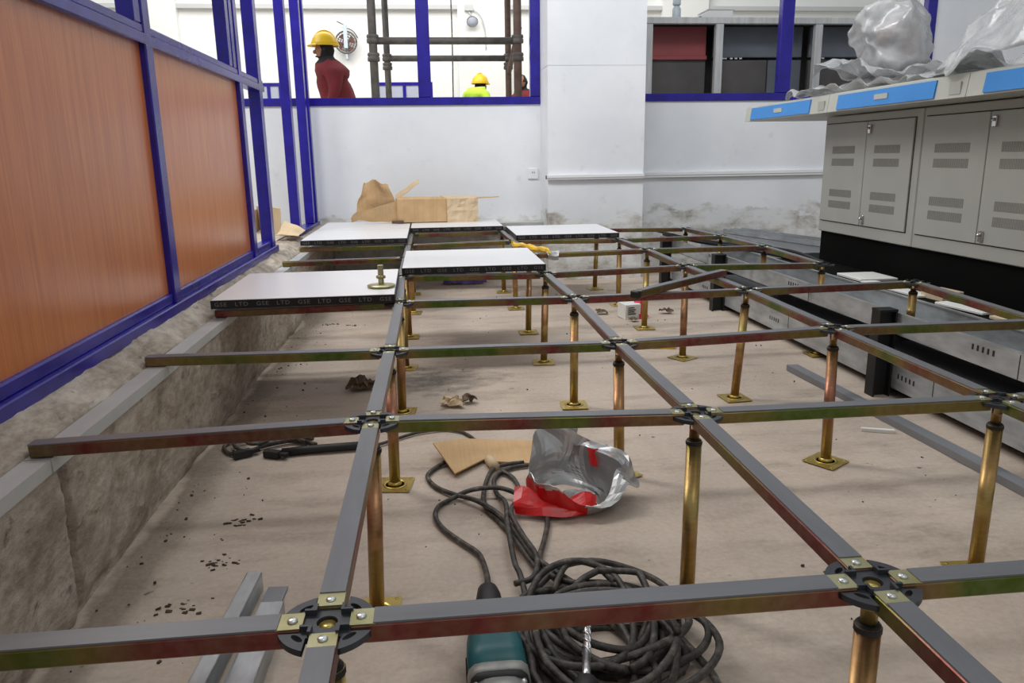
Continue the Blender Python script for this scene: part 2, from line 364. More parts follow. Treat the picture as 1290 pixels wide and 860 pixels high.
# concrete kerb on the left with a rough vertical face
b = MB()
def kerb(u, v):
    y = -1.6 + v * 6.56
    prof = [(-0.600, -0.02), (-0.592, 0.0), (-0.583, 0.03), (-0.575, 0.1), (-0.566, 0.18), (-0.556, 0.27), (-0.548, 0.335), (-0.546, 0.355), (-0.588, 0.356), (-0.594, 0.366), (-0.622, 0.384), (-0.660, 0.404), (-0.75, 0.406)]
    k = u * (len(prof) - 1); i = min(int(k), len(prof) - 2); t = k - i
    x = prof[i][0] * (1 - t) + prof[i + 1][0] * t; z = prof[i][1] * (1 - t) + prof[i + 1][1] * t
    a = 0.0
    if 0.0 < z < 0.35 and x > -0.595: a = min(1, (0.35 - z) * 12)
    n = nz(y * 2.2, z * 3.0, 1.7) * 0.012 + nz(y * 7, z * 6, 5.1) * 0.012 + nz(y * 19, z * 15, 8.3) * 0.006 + nz(y * 50, z * 50, 2.3) * 0.002
    # diagonal crack and breakouts
    d = abs((y - 0.62) - (0.36 - z) * 0.22); cr = max(0, 1 - d / 0.014) * 0.045
    d2 = abs((y - 1.0) + (z - 0.16) * 0.9); cr += max(0, 1 - d2 / 0.03) * 0.012 * max(0, nz(y * 9, z * 9, 2))
    x += a * (n - cr)
    if x < -0.586 and z > 0.36: z += nz(y * 9, x * 30, 3.3) * 0.008 + nz(y * 33, x * 60, 1.3) * 0.004; x += nz(y * 6, 4.4) * 0.008
    return (x, y, z)
b.grid(kerb, 72, 900, True)
st(b.build('wall_kerb', 'curb'), 'rough grey concrete kerb along the trench below the blue partition')
tr = struct('trim_1', (-0.566, 1.5, 0.356), 'pale steel angle along the kerb edge')
for y0, y1 in ((-1.5, 0.59), (0.595, 1.78), (1.785, 3.4), (3.405, 4.6)):
    b = MB(); b.prism([(-0.588, 0.357), (-0.588, 0.3605), (-0.5435, 0.3605), (-0.5435, 0.335), (-0.546, 0.335), (-0.546, 0.357)], 'y', y0, y1); b.build('angle_strip', 'strip', tr)
# hall floor beyond the partition and behind the back wall
b = MB(); b.prism([(-9, -1.6), (-0.745, -1.6), (-0.745, 5.15), (9, 5.15), (9, 13), (-9, 13)], 'z', 0.2, 0.412)
st(b.build('floor_hall', 'hallfloor'), 'pale concrete floor of the hall beyond')

# back wall with two window openings, and the column between them
wb = struct('wall_back', (0, 5.05, 0), 'white scuffed plaster wall at the back')
b = MB(); b.box((-4.0, 4.95, 0.0), (0.98, 5.15, 1.216)); b.build('low_wall', 'wall', wb)
b = MB(); b.box((1.58, 4.95, 0.0), (3.86, 5.15, 1.229)); b.build('low_wall', 'wall', wb)
b = MB(); b.box((3.88, 4.95, 0.0), (6.0, 5.15, 3.4)); b.build('wall_panel', 'wall', wb)
b = MB(); b.box((-4.0, 4.95, 2.9), (6.0, 5.15, 3.4)); b.build('lintel', 'wall', wb)
b = MB(); b.box((0.943, 4.60, 0.0), (1.612, 5.2, 1.438)); b.box((0.943, 4.602, 1.442), (1.612, 5.2, 3.4)); b.box((0.946, 4.606, 1.43), (1.609, 5.2, 1.45))
st(b.build('wall_column', 'wall'), 'square white plastered column between the windows')
b = MB(); b.box((-0.58, 4.83, 0.36), (0.94, 4.95, 0.392)); st(b.build('trim_2', 'strip'), 'steel ledge along the foot of the back wall')

def frame_bar(lo, hi, name, parent): 
    m = MB(); m.box(lo, hi, bev=0.004); return m.build(name, 'blue', parent)
w1 = struct('window_1', (0.1, 4.96, 1.216), 'blue framed window opening left of the column')
frame_bar((-3.9, 4.935, 1.216), (0.943, 5.0, 1.268), 'sill_rail', w1)
frame_bar((0.872, 4.937, 1.268), (0.941, 4.998, 2.9), 'jamb', w1)
frame_bar((0.082, 4.937, 1.268), (0.172, 4.998, 2.9), 'mullion', w1)
frame_bar((-3.9, 4.936, 2.84), (0.943, 4.999, 2.9), 'head_rail', w1)
w2 = struct('window_2', (2.7, 4.96, 1.229), 'blue framed window opening right of the column')
frame_bar((1.614, 4.935, 1.229), (3.90, 5.0, 1.282), 'sill_rail', w2)
frame_bar((2.70, 4.937, 1.282), (2.795, 4.998, 2.9), 'mullion', w2)
frame_bar((3.81, 4.937, 1.282), (3.885, 4.998, 2.9), 'jamb', w2)
frame_bar((1.614, 4.936, 2.84), (3.88, 4.999, 2.9), 'head_rail', w2)

# blue framed partition on the left
wl = struct('wall_left', (-0.69, 1.5, 0.404), 'blue aluminium framed partition with orange wood panels')
m = MB(); m.box((-0.735, -1.5, 0.400), (-0.655, 3.35, 0.432), bev=0.003); m.build('bottom_track', 'blue', wl)
m = MB(); m.box((-0.725, -1.5, 0.430), (-0.672, 3.31, 0.462), bev=0.004); m.build('bottom_rail', 'blue', wl)
m = MB(); m.box((-0.735, 4.05, 0.404), (-0.655, 4.93, 0.428), bev=0.003); m.build('bottom_track', 'blue', wl)
m = MB(); m.box((-0.722, -1.5, 1.182), (-0.662, 3.36, 1.212), bev=0.003); m.build('middle_rail', 'blue', wl)
m = MB(); m.box((-0.716, -1.5, 1.212), (-0.668, 3.36, 1.236), bev=0.003); m.build('middle_rail', 'blue', wl)
m = MB(); m.box((-0.72, -1.5, 2.78), (-0.66, 4.93, 2.85), bev=0.003); m.build('head_rail', 'blue', wl)
for y, w in ((-0.62, 0.06), (1.735, 0.062), (2.875, 0.062), (3.285, 0.075), (4.145, 0.075)):
    m = MB(); m.box((-0.72, y - w / 2, 0.43), (-0.665, y + w / 2, 2.78), bev=0.004); m.build('post', 'blue', wl)
for y in (1.672, 2.735, 2.805): 
    m = MB(); m.box((-0.716, y - 0.026, 1.236), (-0.668, y + 0.026, 2.78), bev=0.003); m.build('post', 'blue', wl)
m = MB(); m.box((-0.72, 4.68, 0.43), (-0.662, 4.745, 2.78), bev=0.004); m.build('post', 'blue', wl)
m = MB(); m.box((-0.715, 4.87, 0.43), (-0.665, 4.93, 2.78), bev=0.004); m.build('post', 'blue', wl)
for y0, y1 in ((-0.59, 1.704), (1.766, 2.844)):
    m = MB(); m.box((-0.708, y0, 0.462), (-0.684, y1, 1.182)); m.build('wood_panel', 'wood', wl)

# far hall: wall, ledge, pilasters
wf = struct('wall_far', (0, 13.1, 0), 'bright white wall at the far end of the hall')
m = MB(); m.box((-9, 13.0, 0.4), (9, 13.2, 5.5)); m.build('wall_face', 'hallwall', wf)
m = MB(); m.box((-9, 12.88, 3.235), (9, 13.0, 3.30)); m.build('ledge', 'hallgrey', wf)
for x0, x1 in ((0.72, 1.57), (-4.6, -3.75), (4.2, 5.0)):
    m = MB(); m.box((x0, 12.86, 0.4), (x1, 13.0, 5.2)); m.build('pilaster', 'hallwall', wf)
m = MB(); m.box((-9.2, -1.6, 0.4), (-9.0, 13.2, 5.5)); st(m.build('wall_hall', 'hallwall'), 'white side wall of the hall')

# ------------------------------------------------------------------ raised floor grid
TOP = {'A0': [-0.002, 0.001], 'B0': [-0.005, 0.0], 'A1': [0.004, 0.011], 'B1': [0.001, -0.005], 'C1': [0.013, -0.007], 'A2': [0.006, -0.01], 'B2': [0.003, -0.014], 'C2': [-0.002, 0.003], 'A3': [0.011, 0.004], 'B3': [-0.002, 0.0], 'C3': [0.004, 0.007], 'D3': [0.019, 0.014], 'B4': [-0.009, -0.006], 'C4': [-0.012, 0.008], 'D4': [-0.008, -0.001], 'C5': [-0.007, 0.008], 'D5': [-0.001, 0.007], 'C6': [0.001, -0.004], 'D6': [0.001, 0.001], 'D7': [-0.005, -0.008], 'A6': [0.002, -0.006], 'B6': [-0.01, 0.005], 'A7': [0.004, -0.001], 'B7': [-0.02, 0.004]}
BASE = {'A2': [0.001, 0.014], 'A3': [0.002, 0.025], 'B2': [0.011, 0.001], 'B3': [0.0, 0.011], 'B4': [-0.019, -0.002], 'C2': [0.009, 0.006], 'C3': [-0.018, 0.004], 'C4': [-0.02, -0.025], 'C5': [-0.02, -0.025], 'A5': [0.002, -0.024], 'A6': [0.012, -0.019], 'B5': [-0.01, -0.025], 'B6': [-0.001, 0.003], 'B7': [-0.014, -0.025], 'C7': [-0.015, -0.025], 'A1': [-0.01, 0.02], 'B1': [-0.008, -0.02]}
CI = dict(A=0, B=1, C=2, D=3)
def ntop(k):
    c, r = k[0], int(k[1:]); d = TOP.get(k, [0, 0]); return Vector((CI[c] * 0.6 + d[0], r * 0.6, T + d[1]))
def nbase(k):
    c, r = k[0], int(k[1:]); d = BASE.get(k)
    if c == 'D': t = ntop(k); return Vector((t.x, t.y, 0.2255))
    if d is None: d = [TOP.get(k, [0, 0])[0], 0]
    return Vector((CI[c] * 0.6 + d[0], r * 0.6 + d[1], 0.003))

def curve_plate(name, splines, ext, mat):
    cu = bpy.data.curves.new(name, 'CURVE'); cu.dimensions = '2D'; cu.fill_mode = 'BOTH'; cu.extrude = ext
    for pts in splines:
        sp = cu.splines.new('POLY'); sp.points.add(len(pts) - 1); sp.use_cyclic_u = True
        for p, (x, y) in zip(sp.points, pts): p.co = (x, y, 0, 1)
    o = bpy.data.objects.new(name, cu); COL.objects.link(o); me = evalmesh(o, name)
    bpy.data.objects.remove(o); bpy.data.curves.remove(cu)
    me.materials.clear(); me.materials.append(MAT[mat]); return me
def head_mesh():
    R, hw, r0 = 0.050, 0.0175, 0.026
    out = []
    a0 = math.asin(hw / R)
    for q in range(4):
        rot = q * math.pi / 2; loc = []
        loc += [(r0, hw)] if False else []
        n = 9
        arc = [(R * math.cos(a0 + (math.pi / 2 - 2 * a0) * i / n), R * math.sin(a0 + (math.pi / 2 - 2 * a0) * i / n)) for i in range(n + 1)]
        loc = [(r0, -hw), (r0, hw)] + arc
        for x, y in loc: out.append((x * math.cos(rot) - y * math.sin(rot), x * math.sin(rot) + y * math.cos(rot)))
    holes = [[(0.011 * math.cos(-t * math.pi / 8), 0.011 * math.sin(-t * math.pi / 8)) for t in range(16)]]
    for q in range(4):
        a = math.pi / 4 + q * math.pi / 2; cx, cy = 0.037 * math.cos(a), 0.037 * math.sin(a); pts = []
        for t in range(12):
            s = -t * math.pi / 6; ex, ey = 0.0035 * math.cos(s), 0.0085 * math.sin(s)
            pts.append((cx + ex * math.cos(a) - ey * math.sin(a), cy + ex * math.sin(a) + ey * math.cos(a)))
        holes.append(pts)
    return curve_plate('head_plate', [out] + holes, 0.0035, 'head_black')
ME_HEAD = head_mesh()
m = MB()      # L-shaped guide fin at one corner of the hub
m.prism([(0.0125, 0.0125), (0.025, 0.0125), (0.025, 0.016), (0.016, 0.016), (0.016, 0.025), (0.0125, 0.025)], 'z', 0.003, 0.0135)
ME_FIN = m.mesh('guide_fin'); ME_FIN.materials.append(MAT['head_black'])
m = MB(); m.lathe([(0.0, 0.0), (0.009, 0.0), (0.009, 0.003), (0.0, 0.003)], 12); ME_HUB = m.mesh('hub_nut'); ME_HUB.materials.append(MAT['zinc_plate'])
m = MB(); m.lathe([(0.0055, 0.0), (0.0055, 0.0016), (0.004, 0.003), (0.0, 0.0032)], 10); ME_SCREW = m.mesh('screw'); ME_SCREW.materials.append(MAT['screw'])
m = MB(); m.lathe([(0.0145, 0), (0.0145, 1.0)], 18); ME_TUBE = m.mesh('tube'); ME_TUBE.materials.append(MAT['zinc_tube'])
m = MB(); m.lathe([(0.0095, 0), (0.0095, 1.0)], 14); ME_STUD = m.mesh('threaded_stud'); ME_STUD.materials.append(MAT['zinc_tube'])
m = MB(); m.lathe([(0.0145, -0.006), (0.0156, -0.0055), (0.0156, 0.0), (0.0148, 0.0005), (0.0130, 0.004), (0.0100, 0.005)], 16); ME_NUT = m.mesh('lock_nut'); ME_NUT.materials.append(MAT['blackrubber'])
m = MB(); m.box((-0.046, -0.046, 0.0), (0.046, 0.046, 0.0025)); m.lathe([(0.033, 0.0025), (0.031, 0.0045), (0.027, 0.0045), (0.025, 0.0025)], 20); m.lathe([(0.020, 0.0025), (0.0175, 0.010), (0.0145, 0.012)], 18)
for sx in (-1, 1):
    for sy in (-1, 1): m.lathe([(0.004, 0.0025), (0.004, 0.0032)], 8, (sx * 0.037, sy * 0.037, 0))
ME_PLATE = m.mesh('base_plate'); ME_PLATE.materials.append(MAT['zinc_plate'])

ORD = {-1: 'front row at the very bottom', 0: 'nearest row', 1: 'second row', 2: 'third row', 3: 'fourth row', 4: 'fifth row', 5: 'sixth row', 6: 'seventh row', 7: 'eighth and farthest row'}
ORDS = {-1: 'bottom', 0: 'nearest', 1: 'second', 2: 'third', 3: 'fourth', 4: 'fifth', 5: 'sixth', 6: 'seventh', 7: 'eighth'}
LIN = dict(A='first', B='second', C='third', D='fourth')
def place(name, me, parent, loc, rot=None, scale=None):
    o = bpy.data.objects.new(name, me); COL.objects.link(o); o.parent = parent; o.location = loc
    if rot is not None: o.rotation_euler = rot
    if scale is not None: o.scale = scale
    return o
STR = []   # stringer list (node or point, node)
def pedestal(k, arms):
    t = ntop(k); bs = nbase(k)
    kind = 'short pedestal standing on the cable tray' if k[0] == 'D' else 'gold zinc pedestal'
    p = thing('floor_pedestal', '%s, %s, %s from the concrete kerb' % (kind, ORD[int(k[1:])], LIN[k[0]]), 'pedestal', bs, 'raised floor pedestals')
    pl = place('base_plate', ME_PLATE, p, (0, 0, 0), (0, 0, random.uniform(-0.15, 0.15) + (0.6 if k in ('C2', 'B2', 'C4') else 0)))
    h = t - Vector((0, 0, 0.012)) - bs; up_ = h.normalized(); L = h.length
    rot = Vector((0, 0, 1)).rotation_difference(up_).to_euler()
    gap = 0.048 if L > 0.2 else 0.03
    place('tube', ME_TUBE, p, (0, 0, 0.002), rot, (1, 1, L - gap))
    nut = place('lock_nut', ME_NUT, p, up_ * (L - gap), rot)
    place('threaded_stud', ME_STUD, p, up_ * (L - gap), rot, (1, 1, gap))
    hd = place('head_plate', ME_HEAD, p, h + Vector((0, 0, 0.0035)), (0, 0, random.uniform(-0.05, 0.05)))
    [place('guide_fin', ME_FIN, hd, (0, 0, -0.0035), (0, 0, q_ * math.pi / 2)) for q_ in range(4)]; place('hub_nut', ME_HUB, hd, (0, 0, -0.0025))
    for dx, dy in arms: place('screw', ME_SCREW, p, h + Vector((dx * 0.035, dy * 0.035, 0.0102)))
    return p
HSTR = [('L', 'A', r) for r in (0, 1, 2, 3, 4, 5, 6, 7)] + [('A', 'B', r) for r in range(8)] + [('B', 'C', r) for r in range(8)] + [('C', 'D', r) for r in range(1, 8)]
VSTR = [('A', r) for r in range(-1, 7)] + [('B', r) for r in range(-1, 7)] + [('C', r) for r in range(0, 7)] + [('D', 1), ('D', 2), ('D', 4), ('D', 5), ('D', 6)]
arms = {}
for a, c, r in HSTR:
    if a != 'L': arms.setdefault(a + str(r), []).append((1, 0))
    arms.setdefault(c + str(r), []).append((-1, 0))
for c, r in VSTR:
    arms.setdefault(c + str(r), []).append((0, 1)); arms.setdefault(c + str(r + 1), []).append((0, -1))
for k in sorted(arms): pedestal(k, arms[k])

LS = 0.55
m = MB(); m.box((0, -0.0145, -0.0245), (LS, 0.0145, -0.0025), bev=0.002); ME_BEAM = m.mesh('beam_tube'); ME_BEAM.materials.append(MAT['zinc_beam'])
m = MB(); m.box((0.024, -0.0138, -0.0025), (LS - 0.024, 0.0138, -0.0002)); ME_GASK = m.mesh('gasket_strip'); ME_GASK.materials.append(MAT['gasket'])
m = MB(); m.box((0.024, -0.0138, -0.0025), (LS, 0.0138, -0.0002)); ME_GASK1 = m.mesh('gasket_strip'); ME_GASK1.materials.append(MAT['gasket'])
m = MB(); m.box((0, -0.0142, -0.0027), (0.026, 0.0142, -0.0014)); ME_TAB = m.mesh('end_tab'); ME_TAB.materials.append(MAT['tab'])
def stringer(p0, p1, label, e0=0.024, e1=0.024, one=False):
    d = p1 - p0; L = d.length; d.normalize(); o0 = p0 + d * e0; LL = L - e0 - e1
    s = thing('floor_stringer', label, 'floor beam', o0, 'raised floor stringers')
    s.rotation_euler = Euler((0, -math.asin(d.z), math.atan2(d.y, d.x)))
    sc = (LL / LS, 1, 1)
    place('beam_tube', ME_BEAM, s, (0, 0, 0), None, sc); place('gasket_strip', ME_GASK1 if one else ME_GASK, s, (0, 0, 0), None, sc); place('end_tab', ME_TAB, s, (0, 0, 0.0)); place('end_tab', ME_TAB, s, (LL - 0.026, 0, 0.0)) if not one else None
    return s
for a, c, r in HSTR:
    if a == 'L':
        p1 = ntop(c + str(r)); p0 = Vector((-0.592 + 0.012 * (r % 2), r * 0.6 + 0.01, 0.387))
        stringer(p1, p0, 'crosswise stringer in the %s, resting on the kerb' % ORD[r], e1=0.0, one=True)
    else:
        stringer(ntop(a + str(r)), ntop(c + str(r)), 'crosswise stringer, %s, between %s and %s pedestals from the kerb' % (ORD[r], LIN[a], LIN[c]))
for c, r in VSTR:
    stringer(ntop(c + str(r)), ntop(c + str(r + 1)), 'lengthwise stringer, %s line from the kerb, between %s and %s rows' % (LIN[c], ORDS[r], ORDS[r + 1]))
# loose stringer lying across the grid
ls = stringer(Vector((0.781, 1.703, 0.4225)), Vector((1.236, 2.098, 0.4235)), 'loose stringer lying diagonally across the grid', 0, 0)
m = MB(); m.box((-0.006, -0.016, -0.026), (0.014, 0.016, -0.001), bev=0.003); m.build('end_cap', 'blackrubber', ls, local=True)
del ls['group']

# floor panels -------------------------------------------------------
def text_mesh(body, size, name, mat, ext=0.0002):
    cu = bpy.data.curves.new(name, 'FONT'); cu.body = body; cu.size = size; cu.extrude = ext; cu.align_x = 'CENTER'; cu.align_y = 'CENTER'; cu.resolution_u = 2
    cu.space_character = 1.15
    o = bpy.data.objects.new(name, cu); COL.objects.link(o); me = evalmesh(o, name)
    bpy.data.objects.remove(o); bpy.data.curves.remove(cu); me.materials.clear(); me.materials.append(MAT[mat]); return me
ME_TXT = text_mesh('GSE   LTD   GSE   LTD   GSE   LTD   GSE   LTD   GSE', 0.0185, 'edge_lettering', 'letter')
_w = max(v.co.x for v in ME_TXT.vertices) - min(v.co.x for v in ME_TXT.vertices)
for v in ME_TXT.vertices: v.co.x *= 0.572 / _w
PH = 0.028
def panel(x0, x1, y0, y1, z, label, rz=0.0):
    cx, cy = (x0 + x1) / 2, (y0 + y1) / 2; w, d = (x1 - x0) / 2, (y1 - y0) / 2
    p = thing('floor_panel', label, 'floor panel', (cx, cy, z), 'white raised floor panels', rz)
    m = MB(); m.box((-w + 0.0022, -d + 0.0022, 0.001), (w - 0.0022, d - 0.0022, PH)); m.build('panel_board', 'laminate', p, local=True)
    e = MB(); h = PH - 0.0016
    e.box((-w, -d, 0), (w, -d + 0.0022, h)); e.box((-w, d - 0.0022, 0), (w, d, h)); e.box((-w, -d + 0.0022, 0), (-w + 0.0022, d - 0.0022, h)); e.box((w - 0.0022, -d + 0.0022, 0), (w, d - 0.0022, h))
    ed = e.build('edge_band', 'edgeblack', p, local=True)
    for i, (px, py, a) in enumerate(((0, -d, 0), (w, 0, math.pi / 2), (0, d, math.pi), (-w, 0, -math.pi / 2))):
        sc = (w / 0.298) if i % 2 == 0 else (d / 0.298)
        place('edge_lettering', ME_TXT, ed, (px, py, PH * 0.47), (math.pi / 2, 0, a), (sc, 1, 1))
    return p
panel(-0.583, -0.004, 1.762, 2.352, T + 0.005, 'nearest white floor panel, bolt plate standing on it', 0.012)
panel(0.002, 0.592, 2.396, 2.992, T + 0.002, 'white floor panel standing alone, reaching farthest into the open grid')
panel(-0.585, -0.004, 3.588, 4.186, T + 0.004, 'white floor panel beside the kerb with the dark opening before it')
panel(-0.585, -0.004, 4.192, 4.80, T + 0.004, 'white floor panel in the back corner by the blue posts')
panel(0.002, 0.590, 4.192, 4.80, T + 0.006, 'white floor panel under the cardboard box, beside the wall')
panel(0.604, 1.196, 3.588, 4.186, T + 0.004, 'white floor panel in front of the white column')

# ------------------------------------------------------------------ cable trays at the right
def tray(label, x0, x1, y0, y1, z0, z1, lid=True, name='cable_tray', slots=()):
    t = thing(name, label, 'cable tray', ((x0 + x1) / 2, (y0 + y1) / 2, z0), 'galvanised cable trays')
    m = MB(); m.box((x0, y0, z0), (x1, y1, z0 + 0.003)); m.build('tray_bottom', 'galvdark', t)
    for x in (x0, x1 - 0.003):
        m = MB(); m.box((x, y0, z0), (x + 0.003, y1, z1)); m.box((x - 0.001 if x == x0 else x - 0.006, y0, z1 - 0.006), (x + 0.010 if x == x0 else x + 0.004, y1, z1)); s = m.build('tray_side', 'galv', t)
        if x == x0 and slots:
            h = MB()
            for yy in slots:
                for k in range(5): h.box((x0 - 0.0012, yy + k * 0.022, z0 + 0.045), (x0 + 0.001, yy + k * 0.022 + 0.007, z0 + 0.062))
            h.build('slot_holes', 'hole', s)['kind'] = 'stuff'
            j = MB()
            for yy in slots: j.box((x0 - 0.0008, yy - 0.10, z0 + 0.004), (x0 + 0.001, yy - 0.097, z1 - 0.006))
            j.build('joint_line', 'hole', s)['kind'] = 'stuff'
    if lid:
        m = MB(); m.box((x0 + 0.006, y0, z1 - 0.004), (x1 - 0.006, y1, z1)); m.build('tray_lid', 'galvdark', t)
    return t
tray('lower galvanised cable tray running along the floor behind the black posts', 1.738, 1.975, -0.2, 4.30, 0.03, 0.132, True, slots=(0.62, 1.62, 2.66, 3.6))
tray('upper galvanised cable tray carrying the short pedestals', 1.742, 1.962, -0.2, 4.36, 0.222, 0.303, False, slots=(1.28, 2.5, 3.52))
m = MB(); m.prism([(1.985, 0.0), (1.985, 0.298), (2.19, 0.298), (2.19, 0.0)], 'y', 0.2, 3.25); tag(rebase(m.build('support_beam', 'consolebase')), 'black steel beam along the foot of the console plinth', 'beam')  # solid black block added in place of the dark void before the plinth
tray('wide tray lying between the console end and the back wall', 2.22, 2.62, 3.42, 4.80, 0.0, 0.30, True)
for y, lab in ((0.35, 'black steel tray post at the right edge'), (1.77, 'black steel tray post nearest the camera in view'), (3.353, 'black steel tray post in the middle of the tray run'), (4.32, 'black steel tray post beside the white column')):
    p = thing('tray_post', lab, 'post', (1.702, y, 0), 'black tray posts')
    m = MB(); m.box((1.668, y - 0.026, 0), (1.674, y + 0.026, 0.316)); m.box((1.727, y - 0.026, 0), (1.733, y + 0.026, 0.316)); m.box((1.674, y - 0.004, 0), (1.727, y + 0.004, 0.316)); m.box((1.667, y - 0.027, 0.31), (1.734, y + 0.027, 0.317)); m.build('post_section', 'blacksteel', p)
    m = MB(); m.box((1.733, y - 0.02, 0.012), (1.975, y + 0.02, 0.03)); m.build('bracket_arm', 'blacksteel', p)
    m = MB(); m.box((1.733, y - 0.02, 0.203), (1.962, y + 0.02, 0.222)); m.build('bracket_arm', 'blacksteel', p)
t = thing('support_stand', 'small gold foot plate under the lower tray', 'support', (1.77, 2.34, 0.003))
place('base_plate', ME_PLATE, t, (0, 0, 0)); place('tube', ME_TUBE, t, (0, 0, 0.002), None, (1, 1, 0.025))
m = MB(); m.bar((1.553, 2.13, 0.012), (1.634, 0.30, 0.012), 0.045, 0.022); 
o = rebase(m.build('flat_bar', 'galvdark')); tag(o, 'long grey flat bar lying on the floor beside the lower tray', 'metal bar')
# trunking profiles and slack cables near the back wall
for i, (a, c, lab) in enumerate((((2.24, 4.62, 0.318), (2.52, 3.50, 0.318), 'longest grey trunking profile lying on the wide tray by the wall'), ((2.34, 4.66, 0.316), (2.60, 3.62, 0.316), 'second grey trunking profile beside the console end'))):
    t = thing('trunking_profile', lab, 'trunking', (a[0], a[1], 0.301), 'loose trunking profiles')
    va = Vector(a); vc = Vector(c); n = (vc - va).cross(Vector((0, 0, 1))).normalized() * 0.03
    m = MB(); m.bar(va - Vector((0, 0, 0.014)), vc - Vector((0, 0, 0.014)), 0.06, 0.003); m.build('web', 'galv', t)
    for s in (-1, 1):
        m = MB(); m.bar(va + n * s, vc + n * s, 0.003, 0.03); m.build('flange', 'galv', t)
for i, (pts, lab) in enumerate((([(1.62, 4.38, 0.36), (1.80, 4.10, 0.322), (2.0, 3.80, 0.312), (2.15, 3.45, 0.312), (2.12, 3.0, 0.306)], 'black cable drooping over the trays, nearest the wall'), ([(1.66, 4.25, 0.34), (1.83, 3.9, 0.314), (2.02, 3.62, 0.31), (2.10, 3.2, 0.306)], 'black cable lying across the upper tray'), ([(1.70, 4.15, 0.33), (1.88, 3.75, 0.315), (2.0, 3.35, 0.308), (2.05, 2.9, 0.306)], 'shorter black cable lying across the upper tray'))):
    m = MB(); m.tube(catmull(pts, 6), 0.009, 8); tag(rebase(m.build('slack_cable', 'blackrubber')), lab, 'cable', 'slack cables over the trays')

# ------------------------------------------------------------------ console on the right
def cabinet(y0, y1, label):
    c = thing('console_cabinet', label, 'cabinet', (2.55, (y0 + y1) / 2, 0.0), 'grey console cabinets')
    m = MB(); m.box((2.205, y0 + 0.002, 0.445), (2.90, y1 - 0.002, 1.03), bev=0.004); m.build('cabinet_body', 'consolegrey', c)
    m = MB(); m.box((2.225, y0, 0.0), (2.88, y1, 0.445)); m.build('plinth', 'consolebase', c)
    mid = (y0 + y1) / 2 + 0.004; zb, zt = 0.505, 0.992
    m = MB(); m.box((2.2035, y0 + 0.046, zb - 0.004), (2.206, y1 - 0.020, zt + 0.004)); m.build('door_gap', 'consolegap', c)
    for k, (a, bb) in enumerate(((mid + 0.002, y1 - 0.024), (y0 + 0.05, mid - 0.002))):
        m = MB(); m.box((2.197, a, zb), (2.206, bb, zt), bev=0.002); d = m.build('door', 'consolegrey', c)
        w = bb - a; va, vb = a + w * 0.24, bb - w * 0.2
        for z0 in (0.845, 0.785, 0.632, 0.575):
            m = MB(); n = 26
            for q in range(n):
                yy = va + (vb - va) * q / n
                m.box((2.1962, yy, z0), (2.199, yy + (vb - va) / n * 0.62, z0 + 0.036))
            m.build('louvre', 'vent', d)['kind'] = 'stuff'
        if k == 1:
            for zk in (0.955, 0.535):
                m = MB(); m.box((2.188, bb - 0.040, zk - 0.020), (2.197, bb - 0.018, zk + 0.020), bev=0.002); m.lathe([(0.006, 0), (0.006, 0.010), (0.0, 0.011)], 10, (2.188, bb - 0.029, zk + 0.006), (-1, 0, 0)); m.build('lock', 'chrome', d)
    return c
cabinet(2.425, 3.245, 'grey vented double-door cabinet at the far end of the console')
cabinet(1.605, 2.425, 'grey vented double-door cabinet nearer the camera, cut by the frame')
cabinet(0.785, 1.605, 'grey console cabinet beyond the right edge of the picture')
def desk(y0, y1, label, last=False):
    d = thing('console_desktop', label, 'desk', (2.5, (y0 + y1) / 2, 1.03), 'console desk sections')
    m = MB(); m.prism([(1.990, 1.034), (2.0, 1.112), (2.03, 1.120), (3.0, 1.120), (3.0, 1.034)], 'y', y0 + 0.0015, y1 - 0.0015); m.build('desk_slab', 'consolelight', d)
    ya, yb = y0 + 0.17, y1 - 0.09
    m = MB()
    def q(y, z): return (1.990 + (z - 1.034) / 0.078 * 0.010, y, z)
    z0, z1 = 1.040, 1.104
    p = [q(ya, z0), q(yb, z0), q(yb, z1), q(ya, z1)]
    pr = [(x - 0.006, y, z) for x, y, z in p]
    m._add([Vector(v) for v in p + pr], [(0, 1, 2, 3), (7, 6, 5, 4), (0, 4, 5, 1), (1, 5, 6, 2), (2, 6, 7, 3), (3, 7, 4, 0)])
    dr = m.build('drawer_front', 'consoleblue', d)
    ym = (ya + yb) / 2
    m = MB(); m.box((1.9855, ym - 0.05, 1.063), (1.990, ym + 0.045, 1.084)); m.build('label_holder', 'consolelight', dr)
    m = MB(); m.box((1.9895, y0 + 0.03, 1.046), (1.9945, y0 + 0.09, 1.088)); m.build('sticker', 'consolegrey', d)
    return d
desk(2.84, 3.80, 'grey desk section with blue drawer, overhanging past the far cabinet')
desk(1.885, 2.84, 'grey desk section with the fully visible long blue drawer')
desk(0.93, 1.885, 'grey desk section at the right edge under draped plastic')

# plastic film on the desk
def film(label, fn, nu, nv, name='plastic_sheet'):
    m = MB(); m.grid(fn, nu, nv, True); o = rebase(m.build(name, 'film')); solid(o, 0.0015); return tag(o, label, 'plastic sheet', 'crumpled plastic film on the console')
def crump(p, a, s, seed):
    return (p[0] + a * nz(p[0] * s + seed, p[1] * s, p[2] * s), p[1] + a * nz(p[1] * s, p[2] * s + seed, p[0] * s), p[2] + a * nz(p[2] * s, p[0] * s, p[1] * s + seed))
def ridge(p, c, a, s_, seed):
    d = Vector(p) - Vector(c); L = d.length or 1.0
    n1 = 1 - 2 * abs(nz(p[0] * s_ + seed, p[1] * s_, p[2] * s_)); n2 = 1 - 2 * abs(nz(p[1] * s_ * 2.1, p[2] * s_ * 2.1 + seed, p[0] * s_ * 2.1))
    q = Vector(p) + d / L * a * (n1 + 0.45 * n2); return (q.x, q.y, q.z)
